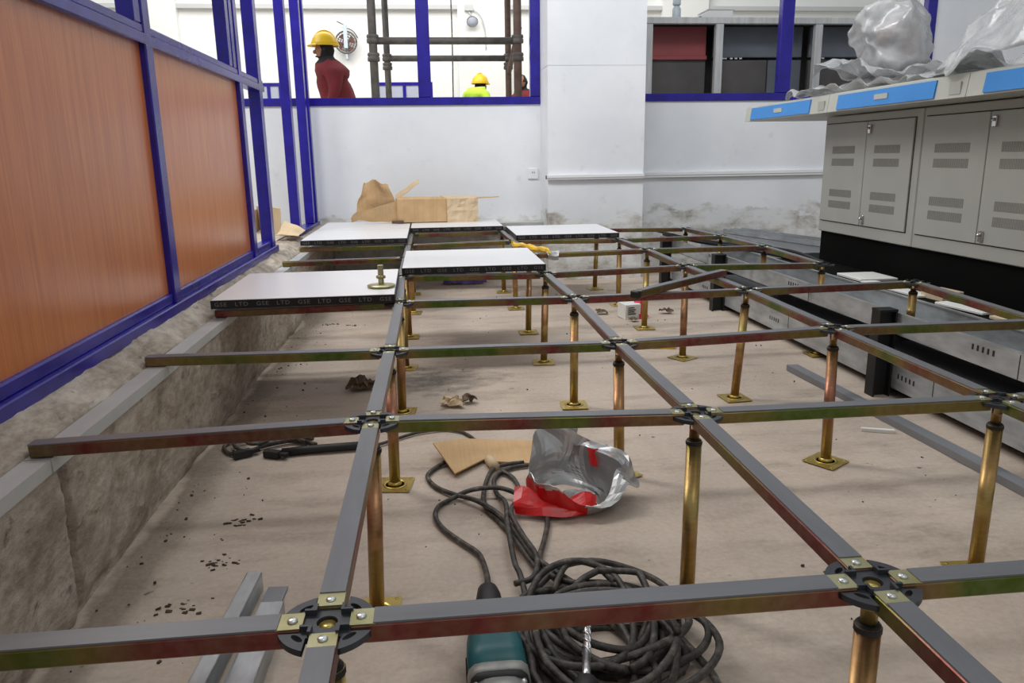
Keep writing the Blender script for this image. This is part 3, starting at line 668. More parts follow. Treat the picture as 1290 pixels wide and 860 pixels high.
def f_flat(u, v):
    y = 3.36 - u * 1.30; x = 2.03 + v * 0.42 - 0.05 * math.sin(u * 7)
    z = 1.15 + 0.03 * math.sin(v * 9 + u * 5) + 0.06 * abs(nz(u * 7, v * 5, 3)) + 0.03 * u
    z = max(1.124, z - 0.05 * (1 - v))
    p = crump((x, y, z), 0.035, 9, 1.0); p = ridge(p, (p[0], p[1], 0), 0.012, 11, 1.0); return (p[0], p[1], max(1.124, p[2]))
film('crumpled sheet of clear film lying flat along the desk edge', f_flat, 56, 24)
def f_flat2(u, v):
    y = 3.30 - u * 1.05; x = 2.12 + v * 0.4
    z = 1.205 + 0.035 * math.sin(u * 5 + 1) + 0.025 * math.sin(v * 8 + u * 4) + 0.06 * abs(nz(u * 6, v * 4, 7))
    p = crump((x, y, z), 0.04, 8, 5.0); p = ridge(p, (p[0], p[1], 0), 0.014, 10, 2.0); return (p[0], p[1], max(1.125, p[2]))
film('upper folded layer of clear film with pointed end', f_flat2, 48, 22)
def f_ball(u, v):
    a = u * 2 * math.pi; h = v
    r = 0.146 * math.sin(math.pi * (0.12 + 0.80 * h)) ** 0.6
    p = (2.32 + r * math.cos(a) * 1.0, 2.93 + r * math.sin(a) * 1.25, 1.225 + 0.30 * h)
    p = crump(p, 0.05, 8, 9.0); p = ridge(p, (2.32, 2.93, 1.37), 0.016, 8, 3.0); return crump(p, 0.012, 19, 3.0)
film('bulging roll of clear film standing up on the desk', f_ball, 64, 34, 'plastic_bundle')
def f_drape(u, v):
    y = 2.10 - u * 1.15; x = 2.42 - v * 0.43
    z = 1.165 + 0.30 * math.sin(min(1, (1 - v) * 1.25) * 1.5) * (0.55 + 0.45 * math.sin(u * 2.2 + 0.5))
    if v > 0.86: z -= (v - 0.86) * 0.55 * max(0, math.sin(u * 9 + 1.2))
    p = crump((x, y, z), 0.045, 6.5, 13.0); p = ridge(p, (2.6, p[1] + 0.3, 0.9), 0.022, 7, 4.0); return (p[0], p[1], max(p[2], 1.125) if p[0] > 1.982 else p[2])
film('big draped pile of clear film at the right edge of the desk', f_drape, 64, 36, 'plastic_bundle')
m = MB(); m.grid(lambda u, v: crump((2.58 + 0.02 * v, 3.30 + 0.20 * u, 1.42 + 0.11 * v), 0.05, 11, 3), 8, 6); m.grid(lambda u, v: crump((2.60 + 0.14 * v, 3.36 + 0.1 * u, 1.12 + 0.32 * v), 0.04, 9, 6), 6, 10)
o = rebase(m.build('wrapping_scrap', 'redprint')); solid(o, 0.002); tag(o, 'scrap of red printed wrapping behind the film roll', 'wrapping')

# ------------------------------------------------------------------ things on the back wall
t = thing('cable_trunking', 'white plastic cable trunking along the wall right of the column', 'trunking', (2.3, 4.94, 0.687), 'white wall trunking')
m = MB(); m.box((1.614, 4.925, 0.690), (3.86, 4.95, 0.706)); m.build('trunking_base', 'trunking', t)
m = MB(); m.box((1.614, 4.920, 0.704), (3.86, 4.95, 0.728), bev=0.002); m.build('trunking_cover', 'trunking', t)
t = thing('cable_trunking', 'white plastic cable trunking across the column face', 'trunking', (1.28, 4.59, 0.698), 'white wall trunking')
m = MB(); m.box((0.932, 4.575, 0.698), (1.612, 4.60, 0.710)); m.build('trunking_base', 'trunking', t)
m = MB(); m.box((0.930, 4.570, 0.708), (1.612, 4.60, 0.730), bev=0.002); m.build('trunking_cover', 'trunking', t)
m = MB(); m.box((0.926, 4.572, 0.702), (0.930, 4.598, 0.726)); m.build('open_end', 'hole', t)
t = thing('wall_socket', 'white power socket on the wall beside the column', 'socket', (0.89, 4.94, 0.70))
m = MB(); m.box((0.848, 4.938, 0.694), (0.925, 4.951, 0.772), bev=0.004); m.build('face_plate', 'trunking', t)
m = MB(); m.box((0.878, 4.9365, 0.736), (0.883, 4.939, 0.746)); m.box((0.892, 4.9365, 0.736), (0.897, 4.939, 0.746)); m.build('pin_holes', 'hole', t)['kind'] = 'stuff'

# cardboard on the back panels
Z0 = T + PH + 0.0065
t = thing('cardboard_box', 'long torn cardboard box lying on the back floor panels', 'box', (0.18, 4.66, Z0))
def sheet(lab, pts, mat, parent, name='flap', th=0.004):
    m = MB(); m._add([Vector(p) for p in pts], [tuple(range(len(pts)))]); o = m.build(name, mat, parent); solid(o, th); return o
m = MB(); m.box((-0.09, 4.57, Z0), (0.25, 4.572, Z0 + 0.155)); m.box((-0.09, 4.572, Z0), (-0.086, 4.77, Z0 + 0.15)); m.box((-0.09, 4.768, Z0), (0.45, 4.772, Z0 + 0.155)); m.box((-0.09, 4.57, Z0), (0.45, 4.77, Z0 + 0.004)); m.box((0.446, 4.57, Z0), (0.45, 4.77, Z0 + 0.15)); m.build('box_body', 'card', t)
m = MB(); m.grid(lambda u, v: (0.245 + 0.21 * u, 4.562 + 0.010 * nz(u * 6, v * 5, 1) - 0.004, Z0 + 0.158 * v + 0.006 * nz(u * 7, 3) * (1 if v > 0.9 else 0)), 10, 8); solid(m.build('torn_side', 'cardlight', t), 0.003)
sheet('', [(-0.09, 4.57, Z0 + 0.155), (0.25, 4.57, Z0 + 0.155), (0.24, 4.66, Z0 + 0.165), (-0.08, 4.67, Z0 + 0.17)], 'card', t)
sheet('', [(0.25, 4.565, Z0 + 0.155), (0.45, 4.565, Z0 + 0.152), (0.44, 4.65, Z0 + 0.168), (0.20, 4.66, Z0 + 0.172)], 'cardlight', t)
sheet('', [(0.43, 4.60, Z0 + 0.155), (0.44, 4.72, Z0 + 0.155), (0.60, 4.71, Z0 + 0.160), (0.61, 4.66, Z0 + 0.158)], 'card', t)
m = MB()
def f_torn(u, v): return crump((-0.37 + (0.27 - 0.08 * v) * u + 0.05 * v, 4.68 + 0.05 * math.sin(u * 4 + v), Z0 + 0.08 + 0.20 * v - 0.02 * u + 0.03 * abs(nz(u * 5, 2.2)) * v), 0.03, 10, 2)
m.grid(f_torn, 12, 9); o = m.build('torn_cardboard', 'card'); solid(o, 0.004); tag(rebase(o), 'upright torn brown cardboard flap behind the box end', 'cardboard', 'torn cardboard by the wall')
m = MB(); m.grid(lambda u, v: crump((-0.41 + 0.34 * u, 4.60 - 0.02 * v, Z0 + 0.012 + (0.03 + 0.10 * (u ** 0.6)) * v), 0.018, 10, 7), 12, 6); o = m.build('torn_cardboard', 'card'); solid(o, 0.004); tag(rebase(o), 'low torn cardboard piece at the left end of the box', 'cardboard', 'torn cardboard by the wall')
m = MB(); m.grid(lambda u, v: crump((-0.10 + 0.16 * u, 4.70 + 0.02 * v, Z0 + 0.15 + 0.13 * u * 0.8 + 0.035 * v), 0.008, 14, 4), 8, 3); m.box((-0.105, 4.70, Z0), (-0.095, 4.72, Z0 + 0.16)); o = m.build('torn_cardboard', 'cardlight'); solid(o, 0.003); tag(rebase(o), 'narrow pale cardboard strip sticking up behind the box', 'cardboard', 'torn cardboard by the wall')
m = MB(); m.box((-0.13, 4.545, Z0), (-0.05, 4.562, Z0 + 0.02), bev=0.004); tag(rebase(m.build('tape_piece', 'brownpaper')), 'small brown tape piece before the cardboard box', 'tape')
# cardboard scraps beyond the partition
m = MB(); m.grid(lambda u, v: crump((-0.98 + 0.22 * u, 4.42 - 0.40 * u, 0.414 + 0.16 * v), 0.015, 6, 2), 6, 5); m.box((-0.985, 4.2, 0.412), (-0.975, 4.42, 0.55)); o = m.build('cardboard_scrap', 'cardlight'); solid(o, 0.004); tag(rebase(o), 'pale cardboard leaning outside the partition beyond the open bay', 'cardboard')
m = MB(); m.grid(lambda u, v: crump((-0.76 + 0.13 * u + 0.02 * v, 3.80 + 0.22 * v, 0.435 + 0.07 * v * (1 - u) ), 0.02, 9, 8), 8, 6); o = m.build('cardboard_scrap', 'cardlight'); solid(o, 0.004); tag(rebase(o), 'crumpled cardboard scrap on the threshold of the doorway', 'cardboard')
m = MB(); m.grid(lambda u, v: crump((-0.83 + 0.08 * u, 4.52 + 0.06 * v, 0.425 + 0.03 * u), 0.02, 18, 5), 5, 4); o = m.build('red_scrap', 'redprint'); solid(o, 0.003); tag(rebase(o), 'small red scrap on the floor behind the doorway', 'scrap')

# upturned head plate with bolt, standing on the nearest panel
zt = T + 0.005 + PH
t = thing('pedestal_head', 'gold pedestal head with bolt upward, standing on the nearest panel', 'bolt plate', (-0.052, 1.915, zt))
m = MB(); m.lathe([(0.030, 0.002), (0.048, 0.004), (0.048, 0.0085), (0.02, 0.010), (0.012, 0.013)], 22, (-0.052, 1.915, zt)); m.build('plate', 'tab', t)
m = MB()
prof = [(0.0095, 0.010)]
for k in range(22): prof += [(0.0105, 0.012 + k * 0.0030), (0.0090, 0.0135 + k * 0.0030)]
m.lathe(prof, 14, (-0.052, 1.915, zt)); m.build('threaded_bolt', 'tab', t)
m = MB(); m.lathe([(0.010, 0.030), (0.016, 0.031), (0.016, 0.040), (0.010, 0.041)], 6, (-0.052, 1.915, zt)); m.build('nut', 'tab', t)

# ------------------------------------------------------------------ foreground tools, cords, litter
def cord(label, pts, r=0.0062, z=None, k=7, name='power_cord'):
    P = [(p[0], p[1], (p[2] if len(p) > 2 else (z or r + 0.003))) for p in pts]
    m = MB(); m.tube(catmull(P, k), r, 8); return tag(rebase(m.build(name, 'cable')), label, 'cord', 'black power cords on the floor')
gc = cord('black grinder cord looping out left from the grinder boot to the foil bag', [(0.203, 0.598, 0.046), (0.207, 0.655, 0.034), (0.207, 0.735, 0.016), (0.198, 0.805, 0.010), (0.163, 0.864), (0.125, 0.931), (0.107, 0.995), (0.114, 1.051), (0.144, 1.088), (0.196, 1.109, 0.022), (0.259, 1.105, 0.028), (0.302, 1.084, 0.024), (0.348, 1.041, 0.012), (0.40, 0.99)])
cord('thin black cord crossing the floor to the cardboard piece', [(-0.26, 1.50), (-0.169, 1.485), (-0.112, 1.496), (-0.056, 1.515), (-0.004, 1.555), (0.054, 1.596), (0.132, 1.614), (0.187, 1.591), (0.22, 1.543), (0.247, 1.464)], 0.005)
cord('black cord curving round the cardboard and down to the coil', [(0.17, 1.348), (0.136, 1.336), (0.095, 1.273), (0.089, 1.23), (0.111, 1.17), (0.155, 1.114, 0.012), (0.205, 1.056, 0.020), (0.244, 0.993, 0.022), (0.266, 0.944, 0.022), (0.286, 0.885, 0.02), (0.308, 0.78, 0.02), (0.322, 0.731, 0.025), (0.373, 0.632, 0.03)])
cord('black cord from the cardboard bent tightly towards the coil', [(0.426, 1.288), (0.369, 1.284), (0.311, 1.264), (0.268, 1.205), (0.265, 1.104, 0.012), (0.28, 1.023, 0.022), (0.272, 0.887, 0.03), (0.269, 0.729, 0.03), (0.275, 0.669, 0.03), (0.278, 0.575, 0.02)])
cord('black cord at the left of the cord bundle above the coil', [(0.36, 1.305), (0.314, 1.298), (0.267, 1.265), (0.235, 1.137), (0.231, 1.03), (0.256, 0.957), (0.287, 0.844, 0.012), (0.312, 0.733, 0.014), (0.347, 0.659, 0.02), (0.38, 0.511, 0.03)])
cord('short black cord running from under the foil bag to the coil', [(0.38, 1.02), (0.371, 0.933), (0.352, 0.853), (0.33, 0.777), (0.329, 0.721, 0.018), (0.344, 0.651, 0.03), (0.40, 0.60, 0.04)])
cord('black cord folded back beside the bundle', [(0.29, 1.25, 0.012), (0.318, 1.20), (0.325, 1.12), (0.305, 1.03, 0.02), (0.285, 0.94, 0.035), (0.300, 0.84, 0.03), (0.318, 0.74, 0.03), (0.300, 0.66, 0.03), (0.26, 0.64, 0.03)])
coil = thing('cord_coil', 'tangled black power cord coil on the floor beside the grinder', 'cord', (0.38, 0.48, 0))
rr = random.Random(11)
for i in range(15):
    cx = 0.395 + rr.uniform(-0.05, 0.05); cy = 0.46 + rr.uniform(-0.06, 0.05); a0 = rr.uniform(0, 6.28)
    rx = rr.uniform(0.075, 0.15); ry = rr.uniform(0.09, 0.175); ang = rr.uniform(-0.5, 0.5); zb = 0.010 + 0.0034 * i
    pts = []
    for k in range(13):
        a = a0 + k / 12 * (2 * math.pi * rr.uniform(0.97, 1.03)); x = rx * math.cos(a) * (1 + 0.10 * math.sin(2 * a + i)); y = ry * math.sin(a)
        X = max(0.235 + 0.012 * (i % 3), cx + x * math.cos(ang) - y * math.sin(ang))
        pts.append((X, cy + x * math.sin(ang) + y * math.cos(ang), zb + 0.010 * math.sin(a * 2 + i)))
    m = MB(); m.tube(catmull(pts, 4), 0.0068, 8); m.build('cord_loop', 'cable', coil)
for i, pts in enumerate(([(0.30, 0.63, 0.02), (0.36, 0.69, 0.03), (0.44, 0.695, 0.035), (0.53, 0.655, 0.02), (0.565, 0.585, 0.014), (0.54, 0.47, 0.014), (0.51, 0.36, 0.012)], [(0.33, 0.60, 0.03), (0.37, 0.665, 0.05), (0.42, 0.665, 0.05), (0.45, 0.60, 0.045)], [(0.55, 0.56, 0.012), (0.52, 0.50, 0.02), (0.545, 0.42, 0.012), (0.56, 0.33, 0.01), (0.53, 0.24, 0.01)])):
    m = MB(); m.tube(catmull(pts, 6), 0.0068, 8); m.build('cord_loop', 'cable', coil)
# second small coil with plug at the left
t = thing('plug_lead', 'small coiled black lead with plugs lying near the kerb', 'cord', (-0.40, 1.53, 0))
for i, (dx, dy, s) in enumerate(((0, 0, 1.0), (0.012, -0.006, 0.86), (0.02, 0.008, 0.72))):
    pts = [(-0.238, 1.510), (-0.33, 1.60), (-0.428, 1.618), (-0.509, 1.602), (-0.527, 1.551), (-0.49, 1.49), (-0.448, 1.492), (-0.414, 1.535), (-0.33, 1.575), (-0.28, 1.545)]
    m = MB(); m.tube(catmull([(-0.38 + (x + 0.38) * s + dx, 1.55 + (y - 1.55) * s + dy, 0.010 + 0.010 * i) for x, y in pts], 5), 0.0055, 8); m.build('cord_loop', 'cable', t)
for x, y, a in ((-0.46, 1.475, 0.5), (-0.37, 1.465, -0.4)):
    m = MB(); m.bar((x - 0.02 * math.cos(a), y - 0.02 * math.sin(a), 0.014), (x + 0.03 * math.cos(a), y + 0.03 * math.sin(a), 0.014), 0.024, 0.020)
    m.bar((x + 0.03 * math.cos(a), y + 0.03 * math.sin(a), 0.016), (x + 0.055 * math.cos(a), y + 0.055 * math.sin(a), 0.016), 0.016, 0.010); m.build('plug', 'blackrubber', t)
m = MB(); m.tube([(-0.34, 1.468, 0.015), (-0.26, 1.482, 0.015), (-0.17, 1.488, 0.015), (-0.09, 1.493, 0.015)], 0.0125, 10); tag(rebase(m.build('conduit_sleeve', 'blackrubber')), 'thick straight black sleeve beside the plug lead', 'conduit')

# angle grinder
g = thing('angle_grinder', 'teal angle grinder with grey gear head lying on the floor', 'power tool', (0.19, 0.40, 0.0))
def boxy(m, cx, cz, n=5.0):
    for v_ in m.bm.verts:
        dx, dz = v_.co.x - cx, v_.co.z - cz; r = math.hypot(dx, dz)
        if r > 1e-6:
            c_, s_ = abs(dx / r), abs(dz / r); f_ = 1 / ((c_ ** n + s_ ** n) ** (1 / n)); v_.co.x = cx + dx * f_ * 0.93; v_.co.z = cz + dz * f_ * 0.86
    return m
m = MB(); m.lathe([(0.012, 0.0), (0.020, 0.006), (0.024, 0.03), (0.026, 0.07), (0.024, 0.08)], 16, (0.203, 0.600, 0.046), (0, -1, 0)); m.build('cord_boot', 'blackrubber', g)
m = MB(); m.lathe([(0.024, 0.0), (0.034, 0.010), (0.042, 0.04), (0.044, 0.09), (0.049, 0.12), (0.051, 0.15), (0.051, 0.205)], 28, (0.199, 0.525, 0.048), (0, -1, 0)); boxy(m, 0.199, 0.048).build('motor_housing', 'teal', g)
m = MB()
for k in range(5):
    for s in (-1, 1): m.box((0.199 + s * 0.0475 - 0.0015, 0.326 + k * 0.010, 0.030), (0.199 + s * 0.0475 + 0.0015, 0.331 + k * 0.010, 0.066))
m.build('vent_slots', 'hole', g)['kind'] = 'stuff'
m = MB(); m.lathe([(0.050, 0), (0.0525, 0.003), (0.0525, 0.019), (0.050, 0.022)], 28, (0.199, 0.322, 0.048), (0, -1, 0)); boxy(m, 0.199, 0.048).build('metal_band', 'castmetal', g)
m = MB(); m.lathe([(0.049, 0), (0.050, 0.004), (0.046, 0.012)], 28, (0.199, 0.301, 0.048), (0, -1, 0)); boxy(m, 0.199, 0.048).build('dark_ring', 'blackrubber', g)
m = MB(); m.lathe([(0.044, 0), (0.043, 0.02), (0.040, 0.055), (0.030, 0.08), (0.0, 0.085)], 24, (0.199, 0.294, 0.050), (0, -1, 0)); boxy(m, 0.199, 0.050, 3.5); m.build('gear_head', 'castmetal', g)
m = MB(); m.lathe([(0.034, 0.0), (0.034, 0.058), (0.028, 0.064), (0.012, 0.064), (0.010, 0.060), (0.0, 0.060)], 20, (0.199, 0.245, 0.032)); m.build('spindle_cap', 'castmetal', g)
for s in (-1, 1):
    m = MB(); m.lathe([(0.006, 0), (0.006, 0.006), (0, 0.007)], 8, (0.199 + s * 0.036, 0.290, 0.076), (0, -1, 0)); m.build('screw', 'screw', g)
m = MB(); m.lathe([(0.012, 0.0), (0.055, 0.004), (0.055, 0.010), (0.012, 0.014)], 20, (0.199, 0.245, 0.012)); m.build('disc', 'blackrubber', g)
# rotary hammer: bit and chuck reach into the picture from below
h = thing('hammer_drill', 'hammer drill with fluted steel bit pointing up into the cord coil', 'power tool', (0.33, 0.2, 0.0))
p_tip = Vector((0.372, 0.478, 0.076)); p_ch = Vector((0.328, 0.268, 0.078)); dd = (p_tip - p_ch).normalized()
m = MB(); m.tube([p_ch - dd * 0.01, p_ch + dd * 0.08], 0.0068, 10)
X = dd.cross(Vector((0, 0, 1))).normalized(); Y = X.cross(dd); n = 60; L = (p_tip - p_ch).length
m.tube([p_ch + dd * 0.075, p_tip - dd * 0.006, p_tip], [0.0052, 0.0052, 0.001], 10)
for s in (0, math.pi):
    m.tube([p_ch + dd * (0.073 + (L - 0.08) * k / n) + (X * math.cos(s + k * 0.36) + Y * math.sin(s + k * 0.36)) * 0.0052 for k in range(n + 1)], 0.0027, 5)
m.build('drill_bit', 'steelbit', h)
m = MB(); m.lathe([(0.010, 0.0), (0.018, 0.004), (0.021, 0.03), (0.021, 0.05), (0.018, 0.056), (0.026, 0.07)], 18, p_ch + dd * 0.006, -dd); m.build('chuck', 'blackrubber', h)
m = MB(); m.lathe([(0.026, 0.0), (0.034, 0.02), (0.036, 0.12), (0.030, 0.2), (0.0, 0.21)], 18, p_ch - dd * 0.06, -dd); m.build('motor_housing', 'teal', h)
q0 = p_ch - dd * 0.24; m = MB(); m.tube([q0, q0 + Vector((-0.04, -0.02, -0.02)), q0 + Vector((-0.13, -0.01, -0.055))], [0.026, 0.024, 0.022], 12); m.build('handle', 'teal', h)

# foil bag
bag = thing('foil_bag', 'crumpled silver foil bag with red outside, lying open on the floor', 'bag', (0.44, 1.06, 0.0))
def f_bag(u, v):
    a = u * 2 * math.pi                                    # 0 = +x, pi/2 = back
    back = max(0, math.sin(a)); front = max(0, -math.sin(a)); right = max(0, math.cos(a)); left = max(0, -math.cos(a))
    hgt = 0.055 + 0.112 * back ** 1.3 + 0.045 * right + 0.035 * left ** 2
    rx = 0.095 + v * (0.045 * right + 0.015 * left); ry = 0.075 + v * 0.02 * front
    z = 0.006 + hgt * v
    x = 0.445 + rx * math.cos(a) * (1.0 if v > 0.12 else 0.85); y = 1.045 + ry * math.sin(a) + 0.02 * v * back
    if v > 0.75: z -= 0.05 * (v - 0.75) / 0.25 * right; x += 0.04 * (v - 0.75) / 0.25 * right
    p = crump((x, y, z), 0.022 + 0.016 * v, 13, 4.0)
    return (p[0], p[1], max(0.004, p[2]))
m = MB(); m.recalc = False; m.grid(f_bag, 52, 16); bm_ = m.bm
bmesh.ops.remove_doubles(bm_, verts=bm_.verts[:], dist=0.0006)
bm_.normal_update()
for f in bm_.faces:
    c = f.calc_center_median(); f.material_index = 0 if (c.x < 0.47 and c.y < 1.08 and c.z < 0.075) else 1
o = m.build('bag_shell', ['bagred', 'foil', 'foil'], bag); solid(o, 0.0016, -1, 1)
me = o.data
m = MB(); m.grid(lambda u, v: crump((0.375 + 0.14 * u, 1.00 + 0.10 * v, 0.010 + 0.03 * nz(u * 4, v * 4)), 0.012, 20, 2), 8, 6); solid(m.build('bag_floor', 'foil', bag), 0.002)
m = MB(); m.grid(lambda u, v: crump((0.30 + 0.20 * u, 0.975 - 0.03 * math.sin(u * 3.1) + 0.05 * v, 0.008 + 0.055 * v * (1 - 0.6 * u)), 0.018, 16, 8), 12, 6); solid(m.build('red_lip', 'bagred', bag), 0.002)
m = MB(); m.grid(lambda u, v: crump((0.40 + 0.075 * u, 1.135 + 0.01 * v, 0.10 + 0.065 * v), 0.018, 22, 3), 7, 6); solid(m.build('foil_tip', 'foil', bag), 0.0015)
m = MB(); m.grid(lambda u, v: crump((0.50 + 0.035 * u, 1.10 + 0.01 * v, 0.075 + 0.04 * v), 0.012, 24, 6), 5, 4); solid(m.build('red_patch', 'bagred', bag), 0.002)
# cardboard piece under the cords
t = thing('cardboard_piece', 'folded brown cardboard piece lying beside the foil bag', 'cardboard', (0.26, 1.38, 0.0))
sheet('', [(0.105, 1.40, 0.045), (0.210, 1.485, 0.022), (0.258, 1.345, 0.012), (0.162, 1.235, 0.016)], 'card', t, 'folded_leaf')
sheet('', [(0.212, 1.485, 0.020), (0.41, 1.47, 0.008), (0.40, 1.29, 0.008), (0.256, 1.325, 0.010)], 'card', t, 'flat_leaf')
m = MB(); m.tube([(0.262, 1.325, 0.016), (0.275, 1.27, 0.016)], 0.014, 10); m.build('rolled_edge', 'cardlight', t)
# steel channels at lower left
for i, (a, c, lab) in enumerate((((-0.262, 0.735), (-0.300, 0.05), 'galvanised steel channel on the floor nearer the kerb'), ((-0.205, 0.62), (-0.222, 0.02), 'galvanised steel channel lying beside the first, brighter top'))):
    t = thing('steel_channel', lab, 'metal channel', (a[0], a[1], 0), 'steel channels on the floor')
    va = Vector((a[0], a[1], 0)); vc = Vector((c[0], c[1], 0)); n = (vc - va).cross(Vector((0, 0, 1))).normalized()
    m = MB(); m.bar(va + Vector((0, 0, 0.040)), vc + Vector((0, 0, 0.040)), 0.044 if i else 0.03, 0.002); m.build('web', 'galv', t)
    for s in (-1, 1):
        e = n * s * (0.021 if i else 0.014)
        m = MB(); m.bar(va + e + Vector((0, 0, 0.022)), vc + e + Vector((0, 0, 0.022)), 0.002, 0.038); m.build('flange', 'galv', t)
    if i == 0:
        m = MB(); m.bar(va + n * -0.045 + Vector((0, 0, 0.005)), vc + n * -0.045 + Vector((0, 0, 0.005)), 0.04, 0.003); m.build('bottom_lip', 'galvdark', t)
# small litter
t = thing('small_carton', 'small white printed carton on the floor between pedestals', 'carton', (1.19, 3.24, 0))
m = MB(); m.box((1.125, 3.19, 0.003), (1.215, 3.29, 0.085), rot=(0.05, 0, 0.2), bev=0.002); m.build('carton_body', 'whitepart', t)
m = MB()
for k in range(4): m.box((1.150, 3.1865, 0.03 + k * 0.011), (1.195 - 0.008 * (k % 2), 3.1885, 0.035 + k * 0.011), rot=(0.05, 0, 0.2))
m.build('printed_lines', 'hole', t)['kind'] = 'stuff'
m = MB(); m.grid(lambda u, v: crump((1.215 + 0.05 * u, 3.20 + 0.05 * v, 0.01 + 0.09 * v), 0.03, 20, 2), 6, 6); o = m.build('red_wrapper', 'redprint'); solid(o, 0.002); tag(rebase(o), 'crumpled red wrapper beside the white carton', 'wrapper')
m = MB(); m.prism([(1.10, 2.55), (1.20, 2.53), (1.215, 2.60), (1.12, 2.62)], 'z', 0.003, 0.02); m.prism([(1.12, 2.56), (1.19, 2.55), (1.19, 2.59), (1.13, 2.60)], 'z', 0.02, 0.032); tag(rebase(m.build('yellow_scrap', 'yelplastic')), 'yellow plastic piece on the floor near the third pedestal row', 'scrap')
m = MB(); m.grid(lambda u, v: crump((0.20 + 0.30 * u, 4.52 + 0.10 * v, 0.012 + 0.06 * math.sin(v * 3)), 0.02, 9, 2), 12, 6); o = m.build('purple_scrap', 'purple'); solid(o, 0.003); tag(rebase(o), 'purple plastic strip on the floor under the lone panel', 'scrap')
m = MB(); m.grid(lambda u, v: crump((0.565 + 0.13 * u, 3.40 - 0.40 * u + 0.05 * math.sin(v * 6.28), T + 0.006 + 0.014 * math.cos(v * 6.28)), 0.014, 16, 2), 14, 8); o = m.build('yellow_wrap', ['yelplastic']); solid(o, 0.002); tag(rebase(o), 'yellow plastic wrap bunched around the stringer behind the lone panel', 'plastic wrap')
m = MB(); m.grid(lambda u, v: crump((0.685 + 0.06 * u, 3.00 - 0.0 * u + 0.028 * math.sin(v * 6.28), T - 0.012 + 0.024 * math.cos(v * 6.28)), 0.014, 20, 2), 8, 8); o = m.build('clear_wrap', 'film'); solid(o, 0.001); tag(rebase(o), 'clear film twisted round the stringer beside the yellow wrap', 'plastic wrap')
for i, (x, y, s, lab) in enumerate(((-0.16, 2.14, 0.055, 'dark crumpled wrapping under the first stringer line'), (0.175, 1.87, 0.04, 'pale brown crumpled film on the bare floor'), (0.24, 1.90, 0.025, 'smaller brown crumpled film beside the pale one'), (1.05, 3.36, 0.03, 'brown crumpled scrap left of the white carton'), (1.40, 3.32, 0.03, 'metal clips scattered right of the white carton'), (1.17, 3.14, 0.022, 'olive metal clip in front of the white carton'))):
    m = MB(); m.grid(lambda u, v: crump((x + s * (u - 0.5) * 2, y + s * (v - 0.5) * 1.6, 0.016 + s * 0.7 * (0.5 + nz(u * 3 + i, v * 3, i)) * math.sin(u * 3.1) * math.sin(v * 3.1)), s * 0.6, 40, i * 3.0), 9, 7)
    o = m.build('crumpled_scrap', 'brownpaper' if i != 1 else 'cardlight'); solid(o, 0.002); rebase(o); o.location.z = max(0.004, o.location.z); tag(o, lab, 'scrap', 'crumpled scraps on the floor')
m = MB(); m.prism([(1.44, 1.42), (1.53, 1.385), (1.535, 1.40), (1.445, 1.432)], 'z', 0.002, 0.012); tag(rebase(m.build('white_offcut', 'whitepart')), 'small white plastic offcut on the floor beside the flat bar', 'scrap')
for i, (x0, x1, y0, y1, h, mt, lab) in enumerate(((1.985, 2.16, 2.42, 2.62, 0.012, 'whitepart', 'white foam strip on the tray beside the console plinth'), (1.98, 2.05, 2.02, 2.40, 0.01, 'whitepart', 'thin white strip along the tray before the black plinth'), (2.02, 2.11, 1.93, 2.05, 0.035, 'offcut', 'pale wood block on the tray behind the short pedestal'), (1.985, 2.04, 1.68, 1.9, 0.01, 'whitepart', 'white strip on the tray at the right'), (2.0, 2.13, 1.44, 1.64, 0.012, 'offcut', 'pale board offcut on the tray at the right edge'))):
    m = MB(); m.box((x0, y0, 0.299), (x1, y1, 0.299 + h), rot=(0, 0, 0.04 * i), bev=0.002); tag(rebase(m.build('offcut_strip', mt)), lab, 'offcut', 'offcuts lying on the tray')
# chips of mortar on the floor (uncountable)
m = MB(); rr = random.Random(3)
for k in range(420):
    if k < 240: x = -0.57 + abs(rr.gauss(0, 0.10)); y = rr.uniform(0.1, 4.4)
    else: x = rr.uniform(-0.55, 1.65); y = rr.uniform(0.2, 4.4)
    s = rr.choice((0.001, 0.0012, 0.0015, 0.002, 0.002, 0.0035)); a = rr.uniform(0, 3.1)
    m.box((x - s, y - s * 0.7, 0.0), (x + s, y + s * 0.7, s * 1.1), rot=(rr.uniform(-.3, .3), rr.uniform(-.3, .3), a))
for k in range(90):
    cx, cy = rr.choice(((-0.40, 0.69), (-0.37, 0.86), (-0.36, 1.05), (-0.41, 3.36), (-0.30, 3.3)))
    x = cx + rr.gauss(0, 0.025); y = cy + rr.gauss(0, 0.015); s = rr.uniform(0.0015, 0.006)
    m.box((x - s, y - s * 0.5, 0.0), (x + s, y + s * 0.5, s * 0.5), rot=(rr.uniform(-.3, .3), rr.uniform(-.3, .3), rr.uniform(-0.4, 0.4)))
o = m.build('mortar_crumbs', 'debris'); tag(o, 'dark crumbs of mortar and dirt scattered over the floor', 'debris'); o['kind'] = 'stuff'

